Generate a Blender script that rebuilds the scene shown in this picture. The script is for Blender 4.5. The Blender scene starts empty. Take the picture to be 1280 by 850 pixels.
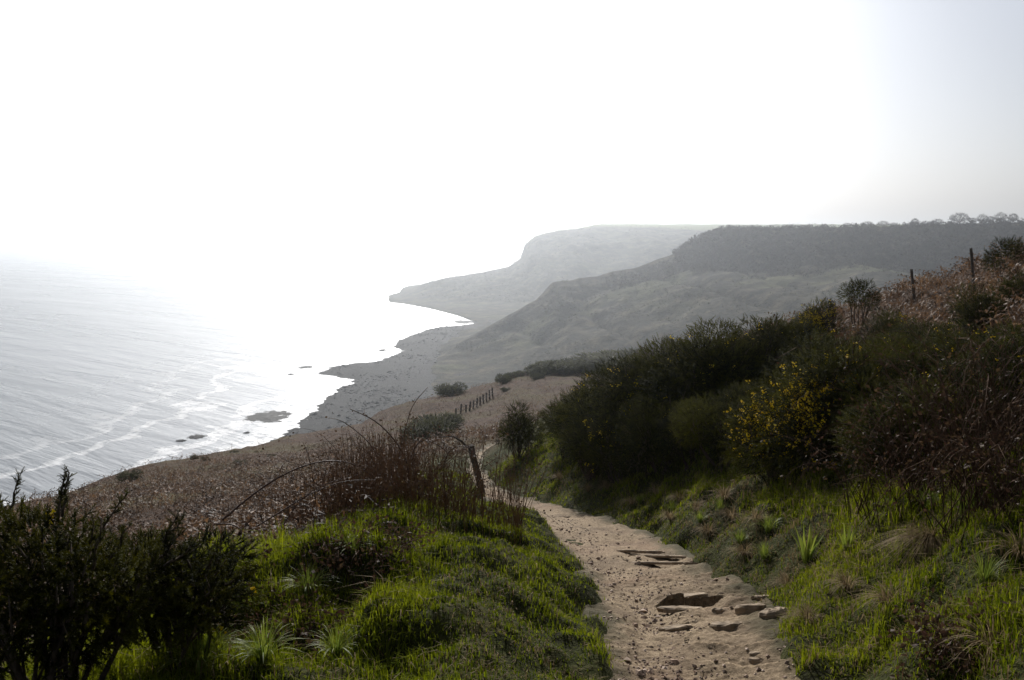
import bpy, math, random
import numpy as np

rng = np.random.default_rng(7)
random.seed(7)
scene = bpy.context.scene
R = math.radians

# ---------------------------------------------------------------- camera
W, H, F = 1280.0, 850.0, 1065.0          # photo size, focal length in photo pixels
PITCH = R(6.7)
CZ = 119.6                                # eye height above the sea (m); the ground at the feet is 118.0
cam_d = bpy.data.cameras.new('camera')
cam_d.sensor_width = 36.0
cam_d.lens = 36.0 * F / W
cam_d.clip_start = 0.05
cam_d.clip_end = 120000
cam = bpy.data.objects.new('camera', cam_d)
cam.location = (0, 0, CZ)
cam.rotation_euler = (R(90) - PITCH, 0, 0)
scene.collection.objects.link(cam)
scene.camera = cam

# ---------------------------------------------------------------- light
SUN_EL, SUN_AZ = R(28), R(-6.5)            # azimuth from +Y (view direction), negative = towards the left
world = bpy.data.worlds.new('World')
scene.world = world
world.use_nodes = True
nt = world.node_tree
nt.nodes.clear()
sky = nt.nodes.new('ShaderNodeTexSky')
sky.sky_type = 'NISHITA'
sky.sun_disc = False
sky.sun_elevation = SUN_EL
sky.sun_rotation = SUN_AZ
sky.altitude = 100
sky.air_density = 1.0
sky.dust_density = 3.5
sky.ozone_density = 1.0
bg = nt.nodes.new('ShaderNodeBackground')
bg.inputs['Strength'].default_value = 0.078
wo = nt.nodes.new('ShaderNodeOutputWorld')
hsv = nt.nodes.new('ShaderNodeHueSaturation')        # thin white overcast of haze: paler than a clear sky
hsv.inputs['Saturation'].default_value = 0.40
nt.links.new(sky.outputs[0], hsv.inputs['Color'])
cool = nt.nodes.new('ShaderNodeMix'); cool.data_type = 'RGBA'; cool.blend_type = 'MULTIPLY'
cool.inputs[0].default_value = 1.0; cool.inputs[7].default_value = (0.93, 0.98, 1.08, 1)
nt.links.new(hsv.outputs[0], cool.inputs[6])
nt.links.new(cool.outputs[2], bg.inputs['Color'])
nt.links.new(bg.outputs[0], wo.inputs['Surface'])

sun_d = bpy.data.lights.new('sun', 'SUN')
sun_d.energy = 5.0
sun_d.angle = R(0.53)
sun_d.color = (1.0, 0.97, 0.93)
sun = bpy.data.objects.new('sun', sun_d)
# lamp shines along -Z: point -Z away from the sun's direction
sx, sy, sz = math.sin(SUN_AZ) * math.cos(SUN_EL), math.cos(SUN_AZ) * math.cos(SUN_EL), math.sin(SUN_EL)
import mathutils
sun.rotation_euler = mathutils.Vector((sx, sy, sz)).to_track_quat('Z', 'Y').to_euler()
sun.location = (sx * 300, sy * 300, CZ + sz * 300)
scene.collection.objects.link(sun)

vs = scene.view_settings
vs.view_transform = 'Standard'
vs.look = 'None'
vs.exposure = 0.12
vs.gamma = 1.0
vs.use_curve_mapping = False
cy = scene.cycles
cy.max_bounces = 6
cy.diffuse_bounces = 3
cy.glossy_bounces = 2
cy.transmission_bounces = 3
cy.transparent_max_bounces = 8
cy.volume_bounces = 0
cy.use_denoising = True
cy.sample_clamp_indirect = 4.0
cy.caustics_reflective = False
cy.caustics_refractive = False

# ---------------------------------------------------------------- helpers
def norm(v):
    return v / np.maximum(np.linalg.norm(v, axis=-1, keepdims=True), 1e-9)

def ray(px, py):
    u, v = (px - 640.0) / F, (425.0 - py) / F
    return np.array([u, math.cos(PITCH) + v * math.sin(PITCH), -math.sin(PITCH) + v * math.cos(PITCH)])

def at(px, py, y):                        # point on the pixel's ray at forward distance y
    d = ray(px, py)
    return d * (y / d[1]) + np.array([0, 0, CZ])

def on_level(px, py, z):                  # where the pixel's ray meets the level z
    d = ray(px, py)
    return d * ((z - CZ) / d[2]) + np.array([0, 0, CZ])

def at_min(px, py, y, zmin=2.0):
    p = at(px, py, y)
    return p if p[2] >= zmin else on_level(px, py, zmin)

def _hash(ix, iy, seed):
    n = (ix.astype(np.int64) * 374761393 + iy.astype(np.int64) * 668265263 + seed * 974711) & 0x7fffffff
    n = ((n ^ (n >> 13)) * 1274126177) & 0x7fffffff
    n = (n ^ (n >> 16)) & 0xffff
    return n / 32767.5 - 1.0

def vnoise(x, y, seed=0):
    x = np.asarray(x, float); y = np.asarray(y, float)
    ix, iy = np.floor(x), np.floor(y)
    fx, fy = x - ix, y - iy
    fx = fx * fx * fx * (fx * (fx * 6 - 15) + 10); fy = fy * fy * fy * (fy * (fy * 6 - 15) + 10)
    a, b = _hash(ix, iy, seed), _hash(ix + 1, iy, seed)
    c, d = _hash(ix, iy + 1, seed), _hash(ix + 1, iy + 1, seed)
    return (a * (1 - fx) + b * fx) * (1 - fy) + (c * (1 - fx) + d * fx) * fy

def fbm(x, y, oct=4, seed=0, gain=0.5):
    s = 0; a = 1.0; t = 0
    x = np.asarray(x, float); y = np.asarray(y, float)
    for i in range(oct):
        ca, sa = math.cos(0.6 * i), math.sin(0.6 * i)
        s = s + a * vnoise(x * ca - y * sa, x * sa + y * ca, seed + i * 17)
        t += a; a *= gain; x = x * 2.03; y = y * 2.03
    return s / t

def smooth(a, b, x):
    t = np.clip((np.asarray(x, float) - a) / (b - a), 0, 1)
    return t * t * (3 - 2 * t)

def mesh_data(name, verts, faces, mats=(), smooth_shade=False, attrs=None):
    """verts (N,3); faces (M,3) or (M,4) int array, or list of such arrays."""
    me = bpy.data.meshes.new(name)
    verts = np.ascontiguousarray(verts, dtype=np.float32)
    fl = faces if isinstance(faces, list) else [faces]
    fl = [np.asarray(f, dtype=np.int32) for f in fl if len(f)]
    me.vertices.add(len(verts))
    me.vertices.foreach_set('co', verts.ravel())
    nl = sum(f.size for f in fl); npoly = sum(len(f) for f in fl)
    me.loops.add(nl); me.polygons.add(npoly)
    me.loops.foreach_set('vertex_index', np.concatenate([f.ravel() for f in fl]))
    tot = np.concatenate([np.full(len(f), f.shape[1], np.int32) for f in fl])
    st = np.concatenate([[0], np.cumsum(tot)[:-1]]).astype(np.int32)
    me.polygons.foreach_set('loop_start', st)
    me.polygons.foreach_set('use_smooth', np.full(npoly, smooth_shade))
    for k, v in (attrs or {}).items():
        a = me.attributes.new(k, 'FLOAT', 'POINT')
        a.data.foreach_set('value', np.ascontiguousarray(v, dtype=np.float32).ravel())
    for m in (mats if isinstance(mats, (list, tuple)) else [mats]):
        me.materials.append(m)
    me.update(calc_edges=True)
    return me

def obj(name, data, parent=None, loc=(0, 0, 0), rot=(0, 0, 0), scale=(1, 1, 1)):
    o = bpy.data.objects.new(name, data)
    scene.collection.objects.link(o)
    o.parent = parent
    o.location = loc; o.rotation_euler = rot; o.scale = scale
    return o

def tag(o, label=None, cat=None, group=None, kind=None):
    for k, v in (('label', label), ('category', cat), ('group', group), ('kind', kind)):
        if v:
            o[k] = v
    return o

def grid_faces(nu, nv):                   # vertex index = iv * nu + iu
    i = np.arange(nu - 1)[None, :] + np.arange(nv - 1)[:, None] * nu
    return np.stack([i, i + 1, i + 1 + nu, i + nu], -1).reshape(-1, 4)

def tube(pts, radii, sides=6):
    """Tapered tube along pts; returns verts, quad faces."""
    pts = np.asarray(pts, float); n = len(pts)
    radii = np.broadcast_to(np.asarray(radii, float), (n,))
    t = np.gradient(pts, axis=0); t = norm(t)
    ref = np.array([0.31, 0.22, 0.92]) if abs(t[0][2]) < 0.8 else np.array([1.0, 0.1, 0.0])
    a = norm(np.cross(t, ref)); b = np.cross(t, a)
    ang = np.linspace(0, 2 * math.pi, sides, endpoint=False)
    v = pts[:, None, :] + radii[:, None, None] * (np.cos(ang)[None, :, None] * a[:, None, :] + np.sin(ang)[None, :, None] * b[:, None, :])
    v = v.reshape(-1, 3)
    f = []
    for i in range(n - 1):
        for j in range(sides):
            k = (j + 1) % sides
            f.append((i * sides + j, i * sides + k, (i + 1) * sides + k, (i + 1) * sides + j))
    c = len(v)
    v = np.vstack([v, pts[-1], pts[0]])
    tri = [((n - 1) * sides + j, (n - 1) * sides + (j + 1) % sides, c) for j in range(sides)]
    tri += [((j + 1) % sides, j, c + 1) for j in range(sides)]
    return v, np.array(f, np.int32), np.array(tri, np.int32)

class MB:
    """Collects vertices and faces for one mesh."""
    def __init__(self): self.v = []; self.q = []; self.t = []; self.n = 0; self.a = []
    def add(self, v, q=None, t=None, a=0.0):
        v = np.asarray(v, float)
        if q is not None and len(q): self.q.append(np.asarray(q, np.int32) + self.n)
        if t is not None and len(t): self.t.append(np.asarray(t, np.int32) + self.n)
        self.v.append(v); self.n += len(v)
        self.a.append(np.broadcast_to(np.asarray(a, float), (len(v),)))
    def tube(self, pts, r, sides=6, a=0.0):
        v, q, t = tube(pts, r, sides); self.add(v, q, t, a)
    def data(self, name, mats, smooth_shade=False):
        fl = []
        if self.q: fl.append(np.concatenate(self.q))
        if self.t: fl.append(np.concatenate(self.t))
        return mesh_data(name, np.concatenate(self.v), fl, mats, smooth_shade, {'tone': np.concatenate(self.a)})

def replicate(bv, bf, pos, rot, scl):
    """Copies of a small mesh (bv,bf) at pos (N,3) with matrices rot (N,3,3) and scales (N,)."""
    n, m = len(pos), len(bv)
    v = np.einsum('nij,mj->nmi', rot, bv) * np.asarray(scl).reshape(n, -1, 1 if np.ndim(scl) < 2 else 1) + pos[:, None, :]
    f = bf[None] + (np.arange(n) * m)[:, None, None]
    return v.reshape(-1, 3), f.reshape(-1, bf.shape[1])

def frames(d, roll=None):
    """Rotation matrices whose z axis is d (N,3), random roll."""
    d = norm(np.asarray(d, float)); n = len(d)
    ref = np.where(np.abs(d[:, 2:3]) < 0.9, np.array([[0, 0, 1.0]]), np.array([[1.0, 0, 0]]))
    a = norm(np.cross(ref, d)); b = np.cross(d, a)
    r = rng.uniform(0, 2 * math.pi, n) if roll is None else roll
    x = a * np.cos(r)[:, None] + b * np.sin(r)[:, None]
    y = np.cross(d, x)
    return np.stack([x, y, d], -1)

# ---------------------------------------------------------------- materials
def mat(name):
    m = bpy.data.materials.new(name); m.use_nodes = True
    m.node_tree.nodes.clear()
    return m, m.node_tree

def nn(t, kind, **kw):
    n = t.nodes.new('ShaderNode' + kind)
    for k, v in kw.items():
        if hasattr(n, k): setattr(n, k, v)
        else: n.inputs[k.replace('_', ' ')].default_value = v
    return n

def ramp(t, fac, stops, interp='LINEAR'):
    r = nn(t, 'ValToRGB'); r.color_ramp.interpolation = interp
    els = r.color_ramp.elements
    while len(els) < len(stops): els.new(0.5)
    for e, (p, c) in zip(els, stops):
        e.position = p; e.color = (*c, 1) if len(c) == 3 else c
    t.links.new(fac, r.inputs[0])
    return r.outputs[0]

def noise(t, scale, detail=4, rough=0.55, vec=None, dist=0.0):
    n = nn(t, 'TexNoise'); n.inputs['Scale'].default_value = scale; n.inputs['Detail'].default_value = detail
    n.inputs['Roughness'].default_value = rough; n.inputs['Distortion'].default_value = dist
    if vec is None:
        vec = t.nodes.get('coord')
        if vec is None:
            vec = nn(t, 'TexCoord'); vec.name = 'coord'
        vec = vec.outputs['Object']
    t.links.new(vec, n.inputs['Vector'])
    return n.outputs[0]

def mixc(t, fac, a, b, mode='MIX'):
    m = nn(t, 'Mix', data_type='RGBA', blend_type=mode)
    if isinstance(fac, (int, float)): m.inputs[0].default_value = fac
    else: t.links.new(fac, m.inputs[0])
    for s, c in ((6, a), (7, b)):
        if isinstance(c, tuple): m.inputs[s].default_value = (*c, 1)
        else: t.links.new(c, m.inputs[s])
    return m.outputs[2]

def mth(t, op, a, b=0.0):
    m = nn(t, 'Math', operation=op)
    for i, c in enumerate((a, b)):
        if isinstance(c, (int, float)): m.inputs[i].default_value = c
        else: t.links.new(c, m.inputs[i])
    return m.outputs[0]

def attr(t, name):
    return nn(t, 'Attribute', attribute_name=name).outputs['Fac']

def surf(t, color, rough=0.9, spec=0.2, bumps=()):
    p = nn(t, 'BsdfPrincipled')
    if isinstance(color, tuple): p.inputs['Base Color'].default_value = (*color, 1)
    else: t.links.new(color, p.inputs['Base Color'])
    if isinstance(rough, (int, float)): p.inputs['Roughness'].default_value = rough
    else: t.links.new(rough, p.inputs['Roughness'])
    p.inputs['Specular IOR Level'].default_value = spec
    prev = None
    for h, strength, dist in bumps:
        b = nn(t, 'Bump'); b.inputs['Strength'].default_value = strength; b.inputs['Distance'].default_value = dist
        t.links.new(h, b.inputs['Height'])
        if prev is not None: t.links.new(prev, b.inputs['Normal'])
        prev = b.outputs[0]
    if prev is not None: t.links.new(prev, p.inputs['Normal'])
    o = nn(t, 'OutputMaterial'); t.links.new(p.outputs[0], o.inputs[0])
    return p

def leaf_mat(name, c0, c1, transl=0.35, tc=None, rough=0.5, spec=0.25, tone=True):
    """Thin leaf: diffuse + translucent + a little gloss; 'tone' point attribute picks the colour between c0 and c1."""
    m, t = mat(name)
    if tone:
        col = ramp(t, attr(t, 'tone'), [(0.0, c0), (1.0, c1)])
    else:
        col = ramp(t, noise(t, 3.0), [(0.3, c0), (0.7, c1)])
    p = nn(t, 'BsdfPrincipled'); t.links.new(col, p.inputs['Base Color'])
    p.inputs['Roughness'].default_value = rough; p.inputs['Specular IOR Level'].default_value = spec
    tr = nn(t, 'BsdfTranslucent')
    if tc: t.links.new(mixc(t, 1.0, col, tc, 'MULTIPLY'), tr.inputs[0])
    else: t.links.new(col, tr.inputs[0])
    mx = nn(t, 'MixShader'); mx.inputs[0].default_value = transl
    t.links.new(p.outputs[0], mx.inputs[1]); t.links.new(tr.outputs[0], mx.inputs[2])
    o = nn(t, 'OutputMaterial'); t.links.new(mx.outputs[0], o.inputs[0])
    return m

M = {}
# near ground: turf / bracken litter by attribute
m, t = mat('hill_soil'); M['ground'] = m
n1 = noise(t, 1.3, 5); n2 = noise(t, 14.0, 5, 0.65); n3 = noise(t, 0.09, 4)
turf = ramp(t, mixc(t, .5, n2, n1), [(0.38, (0.014, 0.014, 0.005)), (0.5, (0.036, 0.040, 0.010)), (0.64, (0.072, 0.060, 0.024))])
nl = noise(t, 1.1, 6, 0.8)
litter = ramp(t, mixc(t, .5, n2, nl), [(0.36, (0.018, 0.011, 0.007)), (0.5, (0.052, 0.032, 0.021)), (0.62, (0.135, 0.087, 0.060))])
olive = ramp(t, n2, [(0.3, (0.035, 0.030, 0.012)), (0.7, (0.10, 0.082, 0.034))])
litter = mixc(t, ramp(t, n3, [(0.45, (0, 0, 0)), (0.62, (0.7, 0.7, 0.7))]), litter, olive)
col = mixc(t, attr(t, 'bracken'), turf, litter)
surf(t, col, 0.95, 0.05, [(n1, 0.6, 0.15), (n2, 1.0, 0.06)])
# path
m, t = mat('sandy_path'); M['path'] = m
n1 = noise(t, 1.6, 5, 0.6); n2 = noise(t, 22.0, 6, 0.7); n3 = noise(t, 90.0, 4, 0.7); n4 = noise(t, 0.7, 3)
c = ramp(t, mixc(t, .45, n2, n3), [(0.34, (0.062, 0.040, 0.022)), (0.45, (0.170, 0.120, 0.070)), (0.55, (0.265, 0.195, 0.118)), (0.66, (0.43, 0.335, 0.22))])
c = mixc(t, ramp(t, n1, [(0.48, (0, 0, 0)), (0.66, (0.75, 0.75, 0.75))]), c, (0.095, 0.062, 0.034))
c = mixc(t, ramp(t, n4, [(0.5, (0, 0, 0)), (0.65, (0.5, 0.5, 0.5))]), c, (0.19, 0.115, 0.07))
c = mixc(t, attr(t, 'edge'), c, (0.055, 0.045, 0.018))
surf(t, c, 0.9, 0.15, [(n1, 0.5, 0.08), (n2, 0.9, 0.02), (n3, 0.7, 0.006)])
# sandstone
m, t = mat('sandstone'); M['stone'] = m
n1 = noise(t, 9.0, 5, 0.6); n2 = noise(t, 60.0, 5, 0.7)
c = ramp(t, n1, [(0.3, (0.13, 0.095, 0.06)), (0.55, (0.25, 0.185, 0.12)), (0.75, (0.37, 0.29, 0.20))])
surf(t, c, 0.85, 0.2, [(n1, 0.5, 0.03), (n2, 0.6, 0.006)])
# pebbles
m, t = mat('gravel'); M['gravel'] = m
c = ramp(t, attr(t, 'tone'), [(0, (0.09, 0.06, 0.045)), (0.5, (0.28, 0.19, 0.13)), (1, (0.48, 0.38, 0.30))])
surf(t, c, 0.85, 0.2)
# far land
def far_land(name, field_z):
    m, t = mat(name)
    n1 = noise(t, 0.012, 5, 0.6); n2 = noise(t, 0.05, 6, 0.72)
    c = ramp(t, n2, [(0.34, (0.010, 0.011, 0.007)), (0.5, (0.034, 0.031, 0.019)), (0.66, (0.10, 0.084, 0.05))])
    green = ramp(t, n2, [(0.3, (0.04, 0.046, 0.018)), (0.7, (0.11, 0.11, 0.05))])
    g = ramp(t, n1, [(0.5, (0, 0, 0)), (0.62, (.8, .8, .8))])
    c = mixc(t, mixc(t, 1.0, attr(t, 'field'), g, 'MULTIPLY'), c, green)
    c = mixc(t, attr(t, 'pasture'), c, (0.16, 0.18, 0.07))
    surf(t, c, 0.95, 0.05, [(n2, 1.0, 6.0)])
    return m
M['land'] = far_land('hill_scrub', 0)
# beach
m, t = mat('shingle_beach'); M['beach'] = m
n1 = noise(t, 0.03, 5, 0.65); n2 = noise(t, 0.35, 5, 0.75); n3 = noise(t, 2.0, 3, 0.7)
c = ramp(t, n2, [(0.3, (0.012, 0.012, 0.011)), (0.55, (0.03, 0.029, 0.027)), (0.75, (0.065, 0.061, 0.055))])
rg = ramp(t, mixc(t, .6, n2, n3), [(0.36, (0.30, 0.30, 0.30)), (0.42, (0.95, 0.95, 0.95))])
surf(t, c, rg, 0.1, [(n2, 1.0, 1.2), (n3, 0.7, 0.25)])
m, t = mat('beach_boulder'); M['boulder'] = m
surf(t, ramp(t, attr(t, 'tone'), [(0, (0.02, 0.02, 0.019)), (1, (0.11, 0.105, 0.098))]), 0.85, 0.08)
# reef
m, t = mat('wet_rock'); M['reef'] = m
n2 = noise(t, 0.5, 5, 0.75)
c = ramp(t, n2, [(0.3, (0.02, 0.02, 0.019)), (0.7, (0.07, 0.066, 0.06))])
surf(t, c, 0.8, 0.12, [(n2, 1.0, 0.8)])
# sea
m, t = mat('sea_water'); M['sea'] = m
cn = nn(t, 'TexCoord')
m0 = nn(t, 'Mapping'); m0.inputs['Rotation'].default_value = (0, 0, R(38))
t.links.new(cn.outputs['Object'], m0.inputs[0])
mp = nn(t, 'Mapping'); mp.inputs['Scale'].default_value = (0.16, 1.0, 1.0)
t.links.new(m0.outputs[0], mp.inputs[0])
w1 = noise(t, 0.042, 4, 0.6, mp.outputs[0], 0.3); w2 = noise(t, 0.17, 4, 0.65, mp.outputs[0], 0.2); w3 = noise(t, 0.012, 4, 0.6, mp.outputs[0])
sh = attr(t, 'shore')                     # metres from the waterline
fn = noise(t, 0.02, 5, 0.6); fm = noise(t, 0.16, 5, 0.7)
band = mth(t, 'SINE', mth(t, 'ADD', mth(t, 'MULTIPLY', sh, 0.14), mth(t, 'MULTIPLY', fn, 16.0)))
band = ramp(t, band, [(0.55, (0, 0, 0)), (0.93, (1, 1, 1))])
near = nn(t, 'MapRange'); near.inputs['From Min'].default_value = 190; near.inputs['From Max'].default_value = 8
t.links.new(sh, near.inputs[0])
foam = mixc(t, 1.0, band, near.outputs[0], 'MULTIPLY')
foam = mixc(t, 1.0, foam, ramp(t, fm, [(0.40, (0, 0, 0)), (0.52, (1, 1, 1))]), 'MULTIPLY')
wash = nn(t, 'MapRange'); wash.inputs['From Min'].default_value = 32; wash.inputs['From Max'].default_value = 0
t.links.new(sh, wash.inputs[0])
foam = mixc(t, 1.0, foam, mixc(t, 1.0, wash.outputs[0], ramp(t, fm, [(0.45, (0, 0, 0)), (0.6, (1, 1, 1))]), 'MULTIPLY'), 'ADD')
c = mixc(t, foam, ramp(t, w3, [(0.35, (0.10, 0.112, 0.120)), (0.65, (0.15, 0.165, 0.174))]), (0.8, 0.8, 0.8))
rg = mixc(t, foam, ramp(t, w3, [(0.35, (0.20, 0.20, 0.20)), (0.65, (0.30, 0.30, 0.30))]), (0.9, 0.9, 0.9))
p = surf(t, c, rg, 0.5, [(w1, 0.8, 3.0), (w2, 0.55, 0.8)])
p.inputs['IOR'].default_value = 1.33
# vegetation
M['gorse'] = leaf_mat('gorse_green', (0.004, 0.007, 0.002), (0.090, 0.092, 0.012), 0.27, (1.0, 0.9, 0.2), 0.7, 0.05)
M['gorse_far'] = leaf_mat('gorse_olive', (0.012, 0.018, 0.006), (0.10, 0.105, 0.022), 0.25, (1.0, 0.9, 0.4), 0.6, 0.15)
M['flower'] = leaf_mat('gorse_yellow', (0.72, 0.52, 0.01), (0.85, 0.72, 0.03), 0.45, None, 0.6, 0.2)
M['grass'] = leaf_mat('grass_green', (0.032, 0.056, 0.004), (0.265, 0.285, 0.026), 0.48, (1.0, 1.0, 0.30), 0.8, 0.01)
M['straw'] = leaf_mat('dry_grass', (0.09, 0.06, 0.026), (0.32, 0.24, 0.13), 0.4, None, 0.7, 0.06)
M['bracken'] = leaf_mat('dead_bracken', (0.030, 0.016, 0.009), (0.235, 0.155, 0.098), 0.30, (1.0, 0.85, 0.65), 0.6, 0.12)
M['blade'] = leaf_mat('sword_leaf', (0.06, 0.11, 0.015), (0.24, 0.27, 0.04), 0.45, None, 0.5, 0.1)
def bark(name, a, b, sc=20, spec=0.2, rough=0.85):
    m, t = mat(name)
    n1 = noise(t, sc, 4, 0.65)
    surf(t, ramp(t, n1, [(0.3, a), (0.7, b)]), rough, spec, [(n1, 0.6, 0.01)])
    return m
M['stem'] = bark('woody_stem', (0.035, 0.026, 0.020), (0.12, 0.09, 0.065))
M['cane'] = bark('bramble_cane', (0.040, 0.022, 0.016), (0.12, 0.065, 0.042), 30, 0.2, 0.5)
M['dark_twig'] = bark('dark_twig', (0.030, 0.018, 0.012), (0.10, 0.058, 0.034), 30, 0.05, 0.85)
M['dead_stem'] = bark('dead_stalk', (0.085, 0.045, 0.024), (0.24, 0.135, 0.07), 30, 0.08, 0.8)
M['post'] = bark('weathered_wood', (0.04, 0.033, 0.027), (0.15, 0.125, 0.10), 14)
M['wire'] = bark('rusty_wire', (0.06, 0.04, 0.03), (0.14, 0.10, 0.08), 40, 0.5, 0.5)
M['wood_far'] = leaf_mat('winter_wood', (0.022, 0.020, 0.018), (0.060, 0.052, 0.042), 0.15, None, 0.9, 0.05)
M['scrub'] = leaf_mat('scrub_green', (0.020, 0.024, 0.013), (0.065, 0.066, 0.032), 0.15, None, 0.9, 0.05)
M['twig'] = bark('bare_twig', (0.05, 0.035, 0.032), (0.13, 0.095, 0.085), 20)

# ================================================================ SETTING: near hillside
DY = np.array([-40, 0, 8, 22, 30, 50, 80, 110, 150, 175, 400.])
DZ = np.array([-7.6, 1.6, 3.45, 6.68, 7.9, 11.4, 16.8, 21.2, 24.2, 26.8, 45.])
def drop(y):
    k = np.array([-2, -1, 0, 1, 2]) * 1.0
    y = np.asarray(y, float)
    s = np.clip((y - 6) / 8, 0.05, 4)
    return sum(np.interp(y + kk * s, DY, DZ) for kk in k) / 5

PATH_ROWS = [(850, 735, 1018), (825, 739, 1004), (800, 742, 992), (770, 740, 980), (745, 735, 950), (722, 728, 908), (700, 712, 868),
             (680, 692, 840), (660, 672, 798), (645, 648, 752), (632, 624, 704), (622, 606, 664), (614, 592, 632)]
def _on_plane(px, py):
    lo, hi = 1.0, 60.0
    d = ray(px, py); k = -d[2] / d[1]
    for _ in range(50):
        mid = (lo + hi) / 2
        if k * mid < drop(mid): lo = mid
        else: hi = mid
    return lo * d[0] / d[1], lo
_l = [_on_plane(l, y) for y, l, r in PATH_ROWS]; _r = [_on_plane(r, y) for y, l, r in PATH_ROWS]
PY = np.array([-30, 0.0] + [a[1] for a in _l] + [25.5, 29, 33, 38, 46, 60])
_l0, _r0 = _l[0][0], _r[0][0]
PL = np.array([-0.4, 0.42] + [a[0] for a in _l] + [-1.3, -1.6, -1.6, -1.2, 0.0, 3.4])
PR = np.array([0.9, 1.85] + [a[0] for a in _r] + [-0.7, -1.1, -1.1, -0.7, 0.5, 3.9])
def path_lr(y):
    y = np.asarray(y, float)
    s = np.clip(0.12 * y, 0.15, 1.2)
    l = sum(np.interp(y + k * s, PY, PL) for k in (-1, -.5, 0, .5, 1)) / 5
    r = sum(np.interp(y + k * s, PY, PR) for k in (-1, -.5, 0, .5, 1)) / 5
    return l, r

# seaward edge of the hill in plan, from where it shows against the sea and the valley
EDGE_PIX = [(20, 625, 42), (100, 600, 52), (180, 580, 65), (280, 551, 85), (400, 524, 105), (500, 496, 125), (530, 486, 135),
            (560, 482, 142), (640, 475, 155), (740, 464, 168)]
EDGE = np.array([(-46, -60), (-38, -10), (-30, 25)] + [tuple(at(*e)[:2]) for e in EDGE_PIX] + [(34, 180), (90, 190), (260, 170)])
def signed_dist(x, y, poly):
    """Distance to an open polyline; positive on its left side (seaward for EDGE)."""
    p = np.stack([np.asarray(x, float).ravel(), np.asarray(y, float).ravel()], -1)
    best = np.full(len(p), 1e18); sgn = np.ones(len(p))
    for a, b in zip(poly[:-1], poly[1:]):
        ab = b - a; L = (ab ** 2).sum()
        tt = np.clip(((p - a) @ ab) / L, 0, 1)
        q = p - a - tt[:, None] * ab
        d2 = (q ** 2).sum(1)
        cr = ab[0] * (p[:, 1] - a[1]) - ab[1] * (p[:, 0] - a[0])
        up = d2 < best
        best = np.where(up, d2, best); sgn = np.where(up, np.sign(cr), sgn)
    return (np.sqrt(best) * sgn).reshape(np.shape(x))

def ground_z(x, y, detail=True):
    x = np.asarray(x, float); y = np.asarray(y, float)
    l, r = path_lr(y)
    z = -drop(y)
    dr = np.maximum(0, x - r)
    bmax = np.interp(y, [0, 21, 28, 36, 60, 90, 140], [10, 10, 7.8, 6.2, 4.5, 3, 0.3])
    slope = np.interp(y, [0, 30, 60, 90], [0.78, 0.74, 0.4, 0.2])
    z = z + bmax * (1 - np.exp(-slope * dr / bmax))
    dl = np.maximum(0, l - x)
    lip = np.interp(y, [0, 8, 13, 26, 40], [0.30, 0.30, 0.12, 0.05, 0])
    z = z + lip * (smooth(0.0, 0.8, dl)) - 0.30 * np.maximum(0, dl - 2.2) + 0.17 * np.maximum(0, dl - 6.0) + 0.07 * np.maximum(0, dl - 22)
    # the bank's own hump where the brambles grow
    z = z + 0.35 * np.exp(-((x + 1.7) / 2.0) ** 2 - ((y - 12) / 4.0) ** 2)
    inside = smooth(0.0, 0.25, np.minimum(x - l, r - x))
    if detail:
        lump = 0.20 * fbm(x * 1.1, y * 1.1, 4, 3) + 0.13 * fbm(x * 2.6, y * 2.6, 3, 9) * np.interp(y, [0, 40, 80], [1, 1, 0.2])
        steps = 0.05 * np.sin((z + 0.15 * fbm(x * .6, y * .6, 2, 5)) * 14) * smooth(0.3, 1.0, dr) * np.interp(y, [0, 30, 50], [1, 1, 0])
        big = 0.5 * fbm(x * 0.07, y * 0.07, 4, 21) * smooth(12, 40, np.hypot(x, y))
        hum = 0.24 * fbm(x * .75 + 3.1, y * .75, 3, 15) * smooth(0.25, 1.0, dl + dr) * np.interp(y, [0, 14, 26], [1, 1, 0.3])
        for hx_, hy_, hh_, hr_ in ((-1.25, 6.6, .38, .5), (-2.4, 6.7, .34, .6), (-.35, 7.9, .14, .5), (-.1, 6.2, .12, .34), (-1.6, 8.4, .22, .6), (-.75, 5.2, .2, .35),
                                   (3.3, 7.6, .12, .4), (3.0, 5.6, .2, .35), (3.9, 6.6, .14, .4), (2.6, 6.6, .16, .3)):
            hum = hum + hh_ * np.exp(-((x - hx_) ** 2 + (y - hy_) ** 2) / hr_ ** 2)
        z = z + (lump + steps + hum) * (1 - inside) + big * (1 - inside)
    z = z - 0.16 * inside
    e = signed_dist(x, y, EDGE) + 3.0 * fbm(x * 0.06, y * 0.06, 3, 31)
    e = np.maximum(0, e - 1)
    z = z - (0.9 * e * e / (e + 8))
    return z + CZ

def hit(px, py):
    """First meeting of a pixel's ray with the near hillside."""
    d = ray(px, py)
    ys = np.geomspace(1.5, 220, 900)
    P = d[None] / d[1] * ys[:, None]
    g = ground_z(P[:, 0], P[:, 1])
    k = np.argmax(P[:, 2] + CZ < g)
    return np.array([P[k, 0], P[k, 1], g[k]])

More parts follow.
